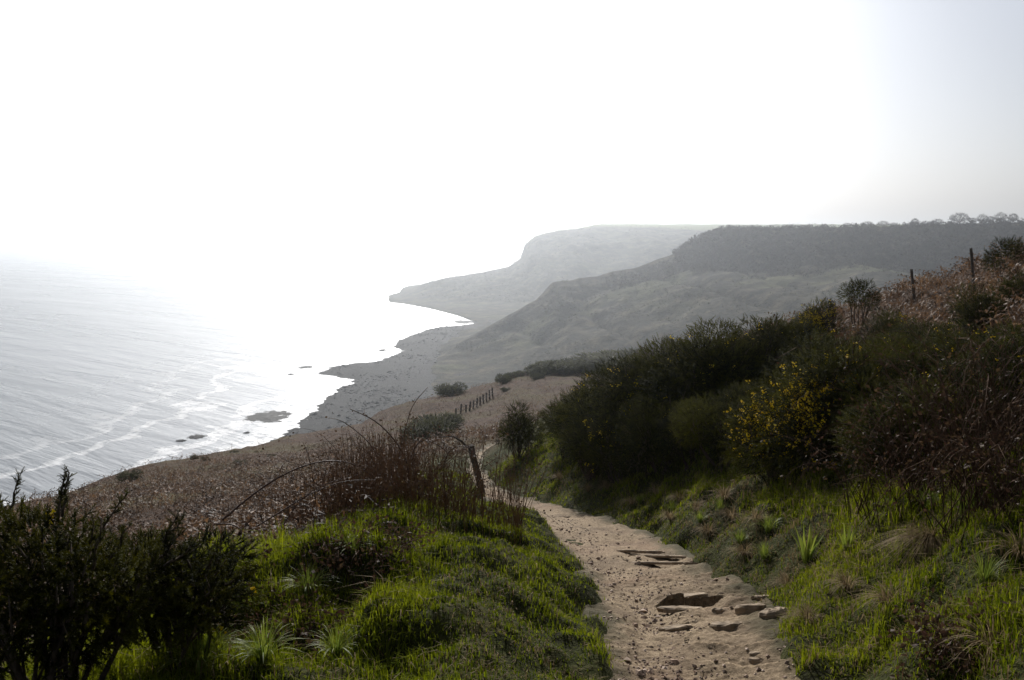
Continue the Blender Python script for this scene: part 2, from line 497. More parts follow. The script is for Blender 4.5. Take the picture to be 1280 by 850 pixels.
ys = np.concatenate([np.linspace(-14, 2.5, 24)[:-1], np.linspace(2.5, 15, 250)[:-1], np.geomspace(15, 60, 110)[:-1], np.geomspace(60, 275, 90)])
nu, nv = 300, len(ys)
yy = np.repeat(ys[:, None], nu, 1)
u = np.linspace(-1, 1, nu)
u = np.sign(u) * (0.35 * np.abs(u) + 0.65 * np.abs(u) ** 2.2)
xx = u[None, :] * (14 + 0.95 * np.maximum(yy + 6, 0))
zz = ground_z(xx, yy)
zz = np.maximum(zz, -1.0)
lx, rx = path_lr(yy)
brk = smooth(1.8, 3.6, (lx - xx) + 0.9 * fbm(xx * .5, yy * .5, 3, 41) - np.interp(yy, [0, 7, 9, 15, 22], [1.6, 1.1, 0.5, 0.0, -1.0]))
brk = np.maximum(brk, smooth(2.6, 4.4, (xx - rx) + 0.8 * fbm(xx * .6, yy * .6, 3, 43)))
brk = np.maximum(brk, smooth(30, 36, yy))
ground = obj('ground', mesh_data('ground', np.stack([xx, yy, zz], -1).reshape(-1, 3), grid_faces(nu, nv), M['ground'], True, {'bracken': brk.ravel()}))
tag(ground, kind='structure')

LEDGE_X, LEDGE_Y = _on_plane(856, 742)
# ---------------------------------------------------------------- path strip
def path_z(x, y):
    l, r = path_lr(y)
    w = (x - l) / (r - l)                       # 0 left edge .. 1 right edge
    z = -drop(y) + CZ - 0.05
    z = z + 0.06 * fbm(x * 1.3, y * 1.3, 3, 61) + 0.022 * fbm(x * 5, y * 5, 4, 63) + 0.012 * fbm(x * 20, y * 20, 3, 65)
    # worn rocky patch on the right half, low ledges across it
    worn = smooth(0.35, 0.55, w) * smooth(5.0, 5.6, y) * (1 - smooth(9.5, 11, y))
    s = (y + 0.35 * (x - 1.5) + 0.25 * fbm(x * 1.2, y * 1.2, 3, 67)) * 2.1
    saw = s - np.floor(s)
    z = z + worn * 0.075 * (saw - 0.5)
    z = z - 0.05 * np.exp(-((w - 0.33) / 0.14) ** 2) * np.interp(y, [0, 30], [1, .4])     # gully
    # hollow scoured under the undercut ledge
    yl = LEDGE_Y + 0.16 * (x - LEDGE_X) - 0.55 * np.maximum(0, LEDGE_X - 0.12 - x) + 0.03 * fbm(x * 7, x * 0 + 2.0, 2, 69)
    inx = smooth(LEDGE_X - .34, LEDGE_X - .2, x) * (1 - smooth(LEDGE_X + .22, LEDGE_X + .42, x))
    q_ = yl - y
    z = z - inx * np.where((q_ > 0) & (q_ < .5), 0.13 * (1 - np.clip(q_, 0, .5) / .5) ** .8, 0) + inx * np.where((q_ <= 0) & (q_ > -.4), 0.03 * (1 + q_ / .4), 0)
    edge = np.minimum(w, 1 - w) * (r - l)
    z = z + 0.06 * (1 - smooth(-0.05, 0.45, edge)) - 0.45 * smooth(-0.02, -0.25, edge)
    return z
py_ = np.concatenate([np.linspace(-6, 3.6, 40)[:-1], np.linspace(3.6, 9.5, 330)[:-1], 9.5 * np.geomspace(1, 5, 170)])
pu, pv = 120, len(py_)
tt = np.linspace(-0.2, 1.2, pu)
yy = np.repeat(py_[:, None], pu, 1)
l, r = path_lr(yy)
rag = 0.10 * fbm(yy * 1.7, tt[None, :] * 0 + (tt[None, :] > .5) * 9.0, 4, 71)
xx = l + (r - l) * tt[None, :] + rag
edge = np.minimum(tt, 1 - tt)[None, :] * (r - l)
ea = (1 - smooth(-0.05, 0.34, edge + 0.22 * fbm(xx * 4, yy * 4, 4, 73)))
path = obj('path', mesh_data('path', np.stack([xx, yy, path_z(xx, yy)], -1).reshape(-1, 3), grid_faces(pu, pv), M['path'], True, {'edge': ea.ravel()}))
tag(path, kind='structure')

# ================================================================ SETTING: bay, ridge, headland
def lin(P, n):
    P = np.asarray(P, float); k = len(P)
    s = np.linspace(0, k - 1, n); i = np.minimum(s.astype(int), k - 2); f = (s - i).reshape((n,) + (1,) * (P.ndim - 1))
    return P[i] * (1 - f) + P[i + 1] * f

def rounded(S, n, k):
    v = lin(S, n)
    for _ in range(k):
        v[1:-1] = 0.25 * v[:-2] + 0.5 * v[1:-1] + 0.25 * v[2:]
    return v

# spur and wooded plateau across the valley: rows from the plateau's back, over the crest, down to the valley
A = [(1500, 262, 800), (1280, 278, 850), (1150, 281, 880), (1000, 285, 930), (900, 287, 970), (869, 293, 985), (838, 316, 975), (790, 331, 960),
     (735, 344, 940), (690, 351, 925), (668, 376, 915), (620, 400, 900), (575, 428, 885), (543, 447, 872), (522, 466, 840)]
B = [(1500, 350, 720), (1280, 338, 760), (1150, 336, 790), (1000, 334, 830), (920, 332, 870), (884, 334, 890), (852, 340, 895), (802, 352, 890),
     (747, 364, 880), (702, 374, 875), (677, 394, 872), (632, 414, 868), (582, 438, 860), (546, 452, 855), (524, 470, 830)]
B2 = [(1500, 362, 660), (1280, 350, 690), (1150, 349, 720), (1000, 347, 760), (922, 345, 800), (884, 348, 820), (854, 352, 835), (805, 364, 845),
      (750, 377, 843), (705, 387, 845), (678, 404, 845), (634, 423, 845), (583, 445, 842), (548, 458, 838), (525, 474, 820)]
C = [(1500, 400, 600), (1280, 378, 630), (1150, 374, 650), (1000, 370, 690), (922, 368, 735), (886, 372, 755), (858, 378, 770), (810, 392, 790),
     (755, 402, 800), (710, 411, 806), (682, 424, 808), (637, 440, 812), (586, 457, 815), (550, 466, 812), (525, 479, 790)]
D = [(1500, 460, 450), (1280, 450, 480), (1150, 447, 500), (1000, 447, 540), (925, 450, 580), (890, 454, 600), (862, 458, 620), (815, 462, 650),
     (760, 467, 670), (715, 470, 690), (684, 474, 705), (642, 478, 720), (592, 482, 730), (545, 488, 730), (515, 495, 700)]
rows = []
pa = np.array([at(*p) for p in A])
back = pa.copy()
for i in range(len(A)):
    d = norm((pa[i] - np.array([0, 0, CZ])) * np.array([1, 1, 0]))
    if i <= 4: back[i] = pa[i] + d * 260 + np.array([0, 0, 2.0])
    else: back[i] = pa[i] + d * 130 - np.array([0, 0, min(60, pa[i][2] * 0.8)])
back2 = back + norm((pa - np.array([0, 0, CZ])) * np.array([1, 1, 0])) * 300 - np.array([0, 0, 30.0])
back2[:, 2] = np.maximum(back2[:, 2], -2)
rows = [back2, back, pa, np.array([at_min(*p, 3.0) for p in B]), np.array([at_min(*p, 3.0) for p in B2]), np.array([at_min(*p, 2.5) for p in C]),
        np.array([at_min(*p, 2.0) for p in D])]
e = rows[-1].copy(); e[:, 1] *= 0.6; e[:, 0] *= 0.75; e[:, 2] = np.maximum(1.5, e[:, 2] - 30)
rows.append(e)
for rw in rows: rw[-1, 2] = -1.5
S = np.stack(rows)                                     # rows x cols x 3
NU, NV = 330, 150
S = lin(S.transpose(1, 0, 2), NU).transpose(1, 0, 2)
for k in range(S.shape[0]):                            # round the columns a little, keep the crest crisp
    for _ in range(2):
        S[k, 1:-1] = 0.25 * S[k, :-2] + 0.5 * S[k, 1:-1] + 0.25 * S[k, 2:]
spur = rounded(S, NV, 5)
x, y, z = spur[..., 0], spur[..., 1], spur[..., 2]
rowpos = np.linspace(0, S.shape[0] - 1, NV)[:, None] + 0 * x
amp = smooth(1.7, 2.6, rowpos)
z2 = z + amp * (7 * fbm(x * 0.012, y * 0.012, 4, 81) + 3.0 * fbm(x * 0.05, y * 0.05, 4, 83)) * smooth(2, 25, z) + 1.5 * fbm(x * .04, y * .04, 3, 85)
gull = np.abs(vnoise(x * 0.02 + y * 0.006, y * 0.004, 87))
z2 = z2 - amp * 9 * (1 - gull) ** 3 * smooth(10, 40, z)
fld = smooth(2.85, 3.1, rowpos) * (1 - smooth(4.6, 5.4, rowpos))
pas = (1 - smooth(1.75, 1.95, rowpos)) * smooth(80, 120, z)
spur = np.stack([x, y, np.maximum(z2, -2)], -1)
hill = obj('hill', mesh_data('hill', spur.reshape(-1, 3), grid_faces(NU, NV), M['land'], True, {'field': fld.ravel(), 'pasture': pas.ravel() * 0.6}))
tag(hill, kind='structure')

# farther headland
HA = [(486, 375.5, 1870), (500, 369, 1850), (530, 354, 1870), (560, 347, 1890), (600, 340, 1910), (636, 332, 1930), (650, 322, 1950), (656, 303, 1960),
      (668, 293, 1970), (700, 286, 2000), (745, 280.5, 2030), (860, 284, 2060), (1000, 286, 2100), (1250, 284, 2150)]
HB = [(487, 375.8, 1860), (502, 372, 1790), (535, 363, 1780), (565, 358, 1770), (605, 354, 1760), (640, 350, 1750), (656, 342, 1750), (664, 330, 1765),
      (680, 318, 1775), (708, 311, 1785), (750, 308, 1795), (860, 306, 1820), (1000, 306, 1850), (1250, 306, 1900)]
HC = [(487, 376, 1855), (505, 376.5, 1700), (537, 378, 1640), (567, 379, 1590), (607, 380, 1560), (642, 380, 1540), (660, 380, 1530), (672, 380, 1530),
      (690, 380, 1530), (715, 380, 1530), (755, 380, 1530), (860, 380, 1530), (1000, 380, 1530), (1250, 380, 1530)]
HD = [(487, 377, 1850), (506, 379, 1700), (540, 385.5, 1500), (570, 393, 1400), (592, 401, 1270), (615, 408, 1230), (640, 410, 1230), (660, 410, 1230),
      (680, 410, 1230), (705, 410, 1230), (745, 410, 1230), (860, 410, 1230), (1000, 410, 1230), (1250, 410, 1230)]
pa = np.array([at_min(*p, 1.0) for p in HA])
dirs = norm((pa - np.array([0, 0, CZ])) * np.array([1, 1, 0]))
back = pa + dirs * 400
for i in range(len(HA)):
    back[i][2] = pa[i][2] + 8 if i >= 10 else max(-3, pa[i][2] - 90)
HZ = [(p[0], 280.0 if p[0] > 740 else p[1], p[2] + 500) for p in HA]
bz = np.array([at(*p) for p in HZ])
for i in range(10): bz[i][2] = max(-3, pa[i][2] - 140)
bz2 = bz + dirs * 600; bz2[:, 2] -= 60
rows = [bz2, bz, pa, np.array([at_min(*p, 1.0) for p in HB]), np.array([at_min(*p, 1.5) for p in HC]), np.array([at_min(*p, 1.0) for p in HD])]
S = np.stack(rows)
NU, NV = 280, 110
S = lin(S.transpose(1, 0, 2), NU).transpose(1, 0, 2)
for k in range(S.shape[0]):
    for _ in range(2):
        S[k, 1:-1] = 0.25 * S[k, :-2] + 0.5 * S[k, 1:-1] + 0.25 * S[k, 2:]
hd = rounded(S, NV, 4)
x, y, z = hd[..., 0], hd[..., 1], hd[..., 2]
rowpos = np.linspace(0, S.shape[0] - 1, NV)[:, None] + 0 * x
amp = smooth(1.9, 2.6, rowpos)
z2 = z + amp * (16 * fbm(x * 0.010, y * 0.004, 4, 91) + 7 * fbm(x * 0.03, y * 0.03, 4, 93)) * smooth(2, 30, z) + 2.0 * fbm(x * .02, y * .02, 3, 95) * smooth(1, 8, z)
pas = (1 - smooth(2.0, 2.2, rowpos)) * smooth(100, 130, z)
hd = np.stack([x, y, np.maximum(z2, -3)], -1)
head = obj('headland', mesh_data('headland', hd.reshape(-1, 3), grid_faces(NU, NV), M['land'], True, {'field': 0.6 * amp.ravel(), 'pasture': pas.ravel()}))
tag(head, kind='structure')

# ---------------------------------------------------------------- beach and sea
SHORE_PIX = [(487, 376.3), (515, 380), (545, 385), (570, 391), (588, 400), (592, 405), (570, 407), (548, 409.5), (520, 417), (500, 426), (492, 433), (500, 439),
             (488, 446), (465, 452), (440, 454), (418, 458), (402, 464), (398, 468), (425, 471), (446, 475), (432, 482), (412, 490), (400, 500), (393, 512),
             (378, 524), (366, 540), (330, 560), (270, 585), (180, 620), (60, 670), (-150, 740)]
SHORE = np.array([on_level(a, b, 0)[:2] for a, b in SHORE_PIX])
SHORE = np.vstack([[SHORE[0] + np.array([0, 4000])], SHORE])
LAND = np.vstack([SHORE, [(-600, -400), (3000, -400), (3000, 6000)]])
def shore_dist(x, y):                                  # positive on the water side
    d = np.abs(signed_dist(x, y, SHORE))
    px_, py2 = np.asarray(x, float), np.asarray(y, float)
    ins = np.zeros(px_.shape, bool)
    for a, b in zip(LAND, np.roll(LAND, -1, 0)):
        if a[1] == b[1]: continue
        c_ = ((a[1] > py2) != (b[1] > py2)) & (px_ < (b[0] - a[0]) * (py2 - a[1]) / (b[1] - a[1]) + a[0])
        ins ^= c_
    return np.where(ins, -d, d)
gx, gy = np.meshgrid(np.linspace(-280, 60, 360), 380 + 1250 * np.linspace(0, 1, 470) ** 1.3)
sd = -shore_dist(gx, gy)                               # inland positive
bz = 0.05 * np.clip(sd, -80, 260) + 0.40 * fbm(gx * 0.02, gy * 0.02, 5, 101, 0.65) + 0.22 * fbm(gx * 0.12, gy * 0.12, 3, 103)
bz = np.clip(bz, -1.2, 1.6 + 0.35 * fbm(gx * .1, gy * .1, 3, 105))
q = grid_faces(360, 470)
keep = (bz.ravel()[q] > -0.5).any(1) & (sd.ravel()[q].min(1) < 150)
beach = obj('beach', mesh_data('beach', np.stack([gx, gy, bz], -1).reshape(-1, 3), q[keep], M['beach'], True))
tag(beach, kind='structure')
gx_beach, gy_beach, bz_beach, sd_beach = gx, gy, bz, sd

nu, nv = 160, 240
yv = 60 + 240 * (np.exp(np.linspace(0, 1, nv) * math.log(130)) - 1)
uu = np.linspace(-1.0, 0.8, nu)
xx = uu[None, :] * (yv[:, None] * 1.1 + 250)
yy = np.repeat(yv[:, None], nu, 1)
sdw = shore_dist(xx, yy)
sdw = np.where(yy > 3500, 400, sdw)
sea = obj('sea', mesh_data('sea', np.stack([xx, yy, 0 * xx], -1).reshape(-1, 3), grid_faces(nu, nv), M['sea'], True, {'shore': np.clip(sdw, -50, 500).ravel()}))
tag(sea, kind='structure')

# ---------------------------------------------------------------- haze: sea air round everything
hx, hy0, hy1, hz0, hz1 = 45000., -3000., 42000., -4., CZ + 85
v = np.array([(sx_, sy_, sz_) for sz_ in (hz0, hz1) for sy_ in (hy0, hy1) for sx_ in (-hx, hx)])
f = np.array([(0, 2, 3, 1), (4, 5, 7, 6), (0, 1, 5, 4), (2, 6, 7, 3), (0, 4, 6, 2), (1, 3, 7, 5)])
m, t = mat('sea_haze')
pvn = nn(t, 'VolumePrincipled')
pvn.inputs['Color'].default_value = (0.89, 0.945, 1.0, 1)
pvn.inputs['Density'].default_value = 0.00022
pvn.inputs['Anisotropy'].default_value = 0.78
o = nn(t, 'OutputMaterial'); t.links.new(pvn.outputs[0], o.inputs['Volume'])
haze = obj('haze', mesh_data('haze', v, f, m))
tag(haze, kind='stuff')

# ================================================================ VEGETATION
def bracken_mask(x, y):
    l, r = path_lr(y)
    b = smooth(1.8, 3.6, (l - x) + 0.9 * fbm(x * .5, y * .5, 3, 41) - np.interp(y, [0, 7, 9, 15, 22], [1.6, 1.1, 0.5, 0.0, -1.0]))
    b = np.maximum(b, smooth(2.6, 4.4, (x - r) + 0.8 * fbm(x * .6, y * .6, 3, 43)))
    return np.maximum(b, smooth(30, 36, y))

def sample(n, y0, y1, power, spread=0.72):
    """Random plan points in the wedge in front of the camera; density falls with distance."""
    t_ = rng.uniform(0, 1, n)
    a_ = 1.0 - power
    y = (y0 ** a_ + t_ * (y1 ** a_ - y0 ** a_)) ** (1 / a_) if abs(a_) > 1e-6 else y0 * (y1 / y0) ** t_
    x = rng.uniform(-1, 1, n) * (spread * y + 0.6)
    return x, y

# ---------------------------------------------------------------- grass
def blades(x, y, length, width, lean, tone):
    n = len(x)
    z = ground_z(x, y) - 0.015
    yaw = rng.uniform(0, 2 * math.pi, n)
    d = np.stack([np.cos(yaw), np.sin(yaw), 0 * yaw], -1)
    side = np.stack([-np.sin(yaw), np.cos(yaw), 0 * yaw], -1) * (width * 0.5)[:, None]
    base = np.stack([x, y, z], -1)
    up = np.array([0, 0, 1.0])
    mid = base + d * (length * lean * 0.35)[:, None] + up * (length * 0.6)[:, None]
    tip = base + d * (length * lean)[:, None] + up * (length * (1.0 - 0.45 * lean))[:, None]
    V = np.stack([base - side, base + side, mid + side * 0.8, mid - side * 0.8, tip], 1).reshape(-1, 3)
    i = np.arange(n)[:, None] * 5
    q = i + np.array([[0, 1, 2, 3]]); tr = i + np.array([[3, 2, 4]])
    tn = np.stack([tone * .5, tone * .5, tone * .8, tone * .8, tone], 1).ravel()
    return V, [q, tr], tn

n_ = 440000
y = 2.3 * (26 / 2.3) ** rng.uniform(0, 1, n_)
l, r = path_lr(y)
x = np.where(rng.uniform(0, 1, n_) < .52, l + .25 - rng.uniform(0, 1, n_) ** .9 * 5.6, r - .25 + rng.uniform(0, 1, n_) * 4.2)
k = np.abs(x) < .66 * y + .5
x, y, l, r = x[k], y[k], l[k], r[k]
off = np.where(x < l, l - x, np.where(x > r, x - r, -np.minimum(x - l, r - x)))
br = bracken_mask(x, y)
patch = fbm(x * 1.1, y * 1.1, 4, 111); patch2 = fbm(x * 3.5, y * 3.5, 3, 113)
p_ = (1 - .8 * br * (x > r) - br * (x <= r)) * smooth(-0.20, 0.14, off + 0.20 * patch2) * np.clip(0.75 + 1.3 * patch + .5 * patch2, np.where(x < l, .8, .5), 1)
p_ = np.where(x > r, p_ * np.interp(x - r, [0, 0.5, 2.6, 4.2], [0.8, 1, 1, 0.7]), p_)
k = rng.uniform(0, 1, len(x)) < p_
x, y, off, patch, patch2, left = x[k], y[k], off[k], patch[k], patch2[k], (x < l)[k]
length = np.where(left, np.interp(off, [0, 0.5, 1.5, 3.0], [0.05, 0.07, 0.10, 0.17]), np.interp(off, [0, 0.6, 1.6, 3], [0.06, 0.10, 0.13, 0.18]))
length = length * rng.uniform(0.5, 1.35, len(x)) * (1 + 0.9 * np.clip(patch2, -.3, 1)) * (1 + .6 * np.clip(patch, -.3, 1))
width = np.clip(0.0046 + 0.0005 * y, 0.004, 0.016) * rng.uniform(.7, 1.3, len(x))
dry = rng.uniform(0, 1, len(x)) < np.clip(np.where(left, 0.06, 0.20) + np.where(left, .25, .5) * smooth(0.05, 0.5, -patch), 0, 0.8)
tone = np.clip(0.50 + 0.4 * patch + rng.normal(0, .22, len(x)), 0, 1)
V, Fc, tn = blades(x[~dry], y[~dry], length[~dry], width[~dry], rng.uniform(.1, .9, (~dry).sum()), tone[~dry])
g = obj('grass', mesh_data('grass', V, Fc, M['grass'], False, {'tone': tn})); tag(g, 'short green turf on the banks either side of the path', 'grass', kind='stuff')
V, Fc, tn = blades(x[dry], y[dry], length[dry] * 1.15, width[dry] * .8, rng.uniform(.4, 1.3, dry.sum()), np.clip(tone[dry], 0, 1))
g = obj('dry_grass', mesh_data('dry_grass', V, Fc, M['straw'], False, {'tone': tn})); tag(g, 'dry straw blades mixed into the turf of the banks', 'grass', kind='stuff')

# ---------------------------------------------------------------- dead bracken
def frond_mesh(seed, np_=5):
    r_ = np.random.default_rng(seed)
    v = []; tr = []
    s = np.linspace(0, 1, 4)
    bend = r_.uniform(.6, 1.2); hh = r_.uniform(.38, .6)
    def pos(s_): return np.array([0.5 * bend * s_ ** 1.6, 0.06 * math.sin(4 * s_ + seed), hh * s_ * 1.5 - hh * bend * 0.95 * s_ ** 2.4])
    for a, b in zip(s[:-1], s[1:]):
        p, q = pos(a), pos(b); w = 0.006 * (1.3 - a)
        i = len(v); v += [p + [0, -w, 0], p + [0, w, 0], q + [0, w, 0], q + [0, -w, 0]]
        tr += [(i, i + 1, i + 2), (i, i + 2, i + 3)]
    for a in np.linspace(.38, .97, np_):
        for sd_ in (-1, 1):
            p = pos(a); ln = r_.uniform(.10, .20) * (1.25 - a)
            tip = p + np.array([r_.uniform(-.03, .06), sd_ * ln * r_.uniform(.4, 1), -ln * r_.uniform(.1, 1.0)])
            w = np.array([r_.uniform(.018, .035), 0, r_.uniform(-.01, .012)])
            i = len(v); v += [p - w * .5, p + w, tip]; tr.append((i, i + 1, i + 2))
    return np.array(v), np.array(tr, np.int32)

def fronds(x, y, scale, tone, upright=None):
    n = len(x); z = ground_z(x, y) - 0.03
    Vs, Fs, As = [], [], []; off_ = 0
    kind = rng.integers(0, 5, n)
    for kk in range(5):
        m_ = kind == kk; c = m_.sum()
        if not c: continue
        bv, bf = frond_mesh(kk + 3)
        d = np.stack([rng.normal(0, .28, c), rng.normal(0, .28, c), np.ones(c)], -1)
        rot = frames(d)
        V, Fc = replicate(bv, bf, np.stack([x[m_], y[m_], z[m_]], -1), rot, scale[m_])
        Vs.append(V); Fs.append(Fc + off_); off_ += len(V)
        As.append(np.repeat(tone[m_], len(bv)))
    return np.concatenate(Vs), np.concatenate(Fs), np.concatenate(As)

x, y = sample(90000, 7.5, 165, 0.62)
l, r = path_lr(y)
sdE = signed_dist(x, y, EDGE)
br = bracken_mask(x, y)
clump = fbm(x * .25, y * .25, 4, 121)
mown = smooth(0.15, 0.5, fbm(x * .035, y * .035, 3, 123)) * smooth(55, 90, y)
k = (rng.uniform(0, 1, len(x)) < br * np.clip(.75 + .8 * clump, .15, 1) * (1 - .85 * mown)) & (sdE < 1.5)
k &= ~((y > 22) & (np.abs(x - (l + r) / 2) < (r - l) * .7))
x, y, clump = x[k], y[k], clump[k]
x, y, clump = x[:27000], y[:27000], clump[:27000]
sc = rng.uniform(.75, 1.4, len(x)) * np.interp(y, [8, 20, 60, 160], [.95, 1.15, 1.15, 1.3]) * (1 + .35 * np.clip(clump, -1, 1)) * np.where((x > path_lr(y)[1]) & (y < 45), .62, 1)
V, Fc, A_ = fronds(x, y, sc, np.clip(.42 + .55 * clump + rng.normal(0, .26, len(x)), 0, 1))
o = obj('bracken', mesh_data('bracken', V, Fc, M['bracken'], False, {'tone': A_})); tag(o, 'brown dead bracken covering the slope above the sea', 'bracken', kind='stuff')

# ---------------------------------------------------------------- gorse
def shoot_mesh(seed, spines=26, sub=2):
    r_ = np.random.default_rng(seed); v = []; tr = []; tn = []
    def axis(p0, d, L, ns):
        nonlocal v, tr, tn
        d = d / np.linalg.norm(d)
        a = np.cross(d, [.3, .5, .2]); a /= np.linalg.norm(a); b = np.cross(d, a)
        i = len(v); w = .012
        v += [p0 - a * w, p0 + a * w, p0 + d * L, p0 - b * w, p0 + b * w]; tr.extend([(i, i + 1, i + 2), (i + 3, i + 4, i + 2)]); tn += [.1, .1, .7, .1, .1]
        for k_ in range(ns):
            t_ = (k_ + .5) / ns * .95 + .05
            an = k_ * 2.4 + r_.uniform(0, .6)
            o_ = a * math.cos(an) + b * math.sin(an)
            sl = L * r_.uniform(.17, .25) * (1.15 - .5 * t_)
            p = p0 + d * L * t_
            tip = p + (o_ * .8 + d * .75) * sl
            sd_ = np.cross(o_, d) * .042 * (1.15 - .4 * t_)
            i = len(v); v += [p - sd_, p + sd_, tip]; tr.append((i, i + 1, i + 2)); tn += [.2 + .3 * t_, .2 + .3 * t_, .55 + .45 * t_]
    axis(np.zeros(3), np.array([0, 0, 1.]), 1.0, spines)
    for k_ in range(sub):
        an = r_.uniform(0, 6.28)
        axis(np.array([0, 0, r_.uniform(.15, .5)]), np.array([math.cos(an) * .8, math.sin(an) * .8, 1.0]), r_.uniform(.4, .6), spines // 2)
    return np.array(v), np.array(tr, np.int32), np.array(tn)

SHOOTS = {k_: [shoot_mesh(10 + j, k_[0], k_[1]) for j in range(3)] for k_ in ((24, 1), (30, 2), (16, 0))}

def gorse_model(name, w, d, h, n, seed, detail=(24, 1), size=(.16, .30), clumps=14, low=0.25, leaders=5, flowers=0, flower_dir=None, fmat='gorse', reach=(.12, .26)):
    """A gorse bush in metres about its base: dict of part name -> mesh."""
    r_ = np.random.default_rng(seed)
    cc = []
    while len(cc) < clumps:
        p = r_.uniform(-1, 1, 3)
        if (p ** 2).sum() < 1 and p[2] > -.75: cc.append(p)
    cc = np.array(cc)
    cen = np.stack([cc[:, 0] * w * .36, cc[:, 1] * d * .36, h * (low + (1 - low) * (.5 + .36 * cc[:, 2]))], -1)
    cr = r_.uniform(.17, .34, clumps) * min(w, d, h * 1.2)
    cr = np.minimum(cr, np.maximum(h - cen[:, 2], .1) * 1.0)
    ci = r_.choice(clumps, n, p=cr ** 2 / (cr ** 2).sum())
    u_ = norm(r_.normal(0, 1, (n, 3)))
    rad = cr[ci] * np.where(r_.uniform(0, 1, n) < .75, r_.uniform(.8, 1.05, n), r_.uniform(.2, .8, n))
    pos = cen[ci] + u_ * rad[:, None]
    ctr = np.array([0, 0, h * (low + (1 - low) * .4)])
    outw = norm(pos - ctr)
    keepm = ((u_ * outw).sum(1) > -.35) & (pos[:, 2] > h * low * .5)
    pos, u_, outw = pos[keepm], u_[keepm], outw[keepm]
    dirs_ = norm(u_ * 1.0 + outw * .45 + np.array([0, 0, .22]) + r_.normal(0, .6, u_.shape))
    scl = r_.uniform(size[0], size[1], len(pos))
    stems = MB()
    for c, rr in zip(cen, cr):
        b0 = np.array([r_.normal(0, .05) * w, r_.normal(0, .05) * d, -.12])
        mid = b0 * .5 + c * .5 + np.array([*(r_.normal(0, .08, 2) * w), 0]) + np.array([0, 0, -.1 * h])
        s_ = np.linspace(0, 1, 7)[:, None]
        pts = b0 * (1 - s_) ** 2 + 2 * mid * s_ * (1 - s_) + c * s_ ** 2 + r_.normal(0, .012, (7, 3)) * h * s_
        stems.tube(pts, np.linspace(.028, .009, 7) * (h / 1.6) ** .5, 5)
        for _ in range(3):
            e_ = c + norm(r_.normal(0, 1, 3) + np.array([0, 0, .4])) * rr * .9
            stems.tube(np.array([pts[4], pts[4] * .4 + e_ * .6 + r_.normal(0, .02, 3), e_]), [.009, .006, .003], 4)
    ep, ed, es = [], [], []
    for _ in range(leaders):
        j = r_.integers(0, clumps)
        dr_ = norm(norm(cen[j] - ctr) * .6 + np.array([0, 0, .8]) + r_.normal(0, .3, 3))
        L = r_.uniform(*reach) * h * .6
        s_ = np.linspace(0, 1, 6)[:, None]
        curve = cen[j] + dr_ * cr[j] * .8 + dr_ * L * s_ + np.array([0, 0, -.1 * L]) * s_ ** 2 + r_.normal(0, .01, (6, 3))
        stems.tube(curve, np.linspace(.009, .003, 6), 4)
        m_ = 26
        tt_ = r_.uniform(.1, 1, m_)
        idx = tt_ * 4.99; i0 = idx.astype(int); fr = (idx - i0)[:, None]
        ep.append(curve[i0] * (1 - fr) + curve[i0 + 1] * fr)
        ed.append(norm(dr_ + r_.normal(0, .55, (m_, 3)))); es.append(r_.uniform(size[0] * .45, size[0] * .9, m_))
    if ep:
        pos = np.vstack([pos] + ep); dirs_ = np.vstack([dirs_] + ed); scl = np.concatenate([scl] + es)
    N = len(pos)
    top = np.clip(pos[:, 2] / h, 0, 1)
    patch_ = fbm(pos[:, 0] * 2.2 / w * 2, pos[:, 2] * 2.2 + pos[:, 1], 3, seed)
    cl_t = np.concatenate([r_.normal(0, .24, clumps)[ci][keepm], np.zeros(N - int(keepm.sum()))])
    sh_tone = np.clip(.32 + .45 * patch_ + cl_t + r_.normal(0, .17, N), 0, 1)
    Vs, Fs, As = [], [], []; off_ = 0
    kd = r_.integers(0, 3, N)
    for kk in range(3):
        m_ = kd == kk; bv, bf, bt = SHOOTS[detail][kk]
        V, Fc = replicate(bv, bf, pos[m_], frames(dirs_[m_]), scl[m_])
        Vs.append(V); Fs.append(Fc + off_); off_ += len(V)
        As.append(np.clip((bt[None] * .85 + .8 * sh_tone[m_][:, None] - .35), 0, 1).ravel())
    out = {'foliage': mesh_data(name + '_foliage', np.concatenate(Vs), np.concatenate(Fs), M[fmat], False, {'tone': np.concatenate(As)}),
           'stems': stems.data(name + '_stems', M['stem'], True)}
    if flowers:
        fd = norm(np.array(flower_dir if flower_dir is not None else (-.5, -.7, .5)))
        side = norm(pos - ctr) @ fd
        fn_ = fbm(pos[:, 0] * 3.3 / w * 2, pos[:, 2] * 3.3 + pos[:, 1] * 2, 3, seed + 5)
        score = side + 1.5 * fn_ + r_.normal(0, .45, N)
        idx = np.argsort(-score)[:max(flowers // 5, 1)]
        idx = np.repeat(idx, 5)[:flowers]
        tips = pos[idx] + dirs_[idx] * (scl[idx] * r_.uniform(.35, 1.05, len(idx)))[:, None] + r_.normal(0, .018, (len(idx), 3))
        bv = np.array([(0, 0, 1), (.9, 0, -.3), (-.5, .8, -.3), (-.5, -.8, -.3)]); bf = np.array([(0, 1, 2), (0, 2, 3), (0, 3, 1), (1, 3, 2)], np.int32)
        V, Fc = replicate(bv, bf, tips, frames(norm(r_.normal(0, 1, tips.shape))), r_.uniform(.010, .021, len(tips)))
        out['blossom'] = mesh_data(name + '_blossom', V, Fc, M['flower'], False, {'tone': np.repeat(r_.uniform(0, 1, len(tips)), 4)})
    out['_h'] = h
    return out

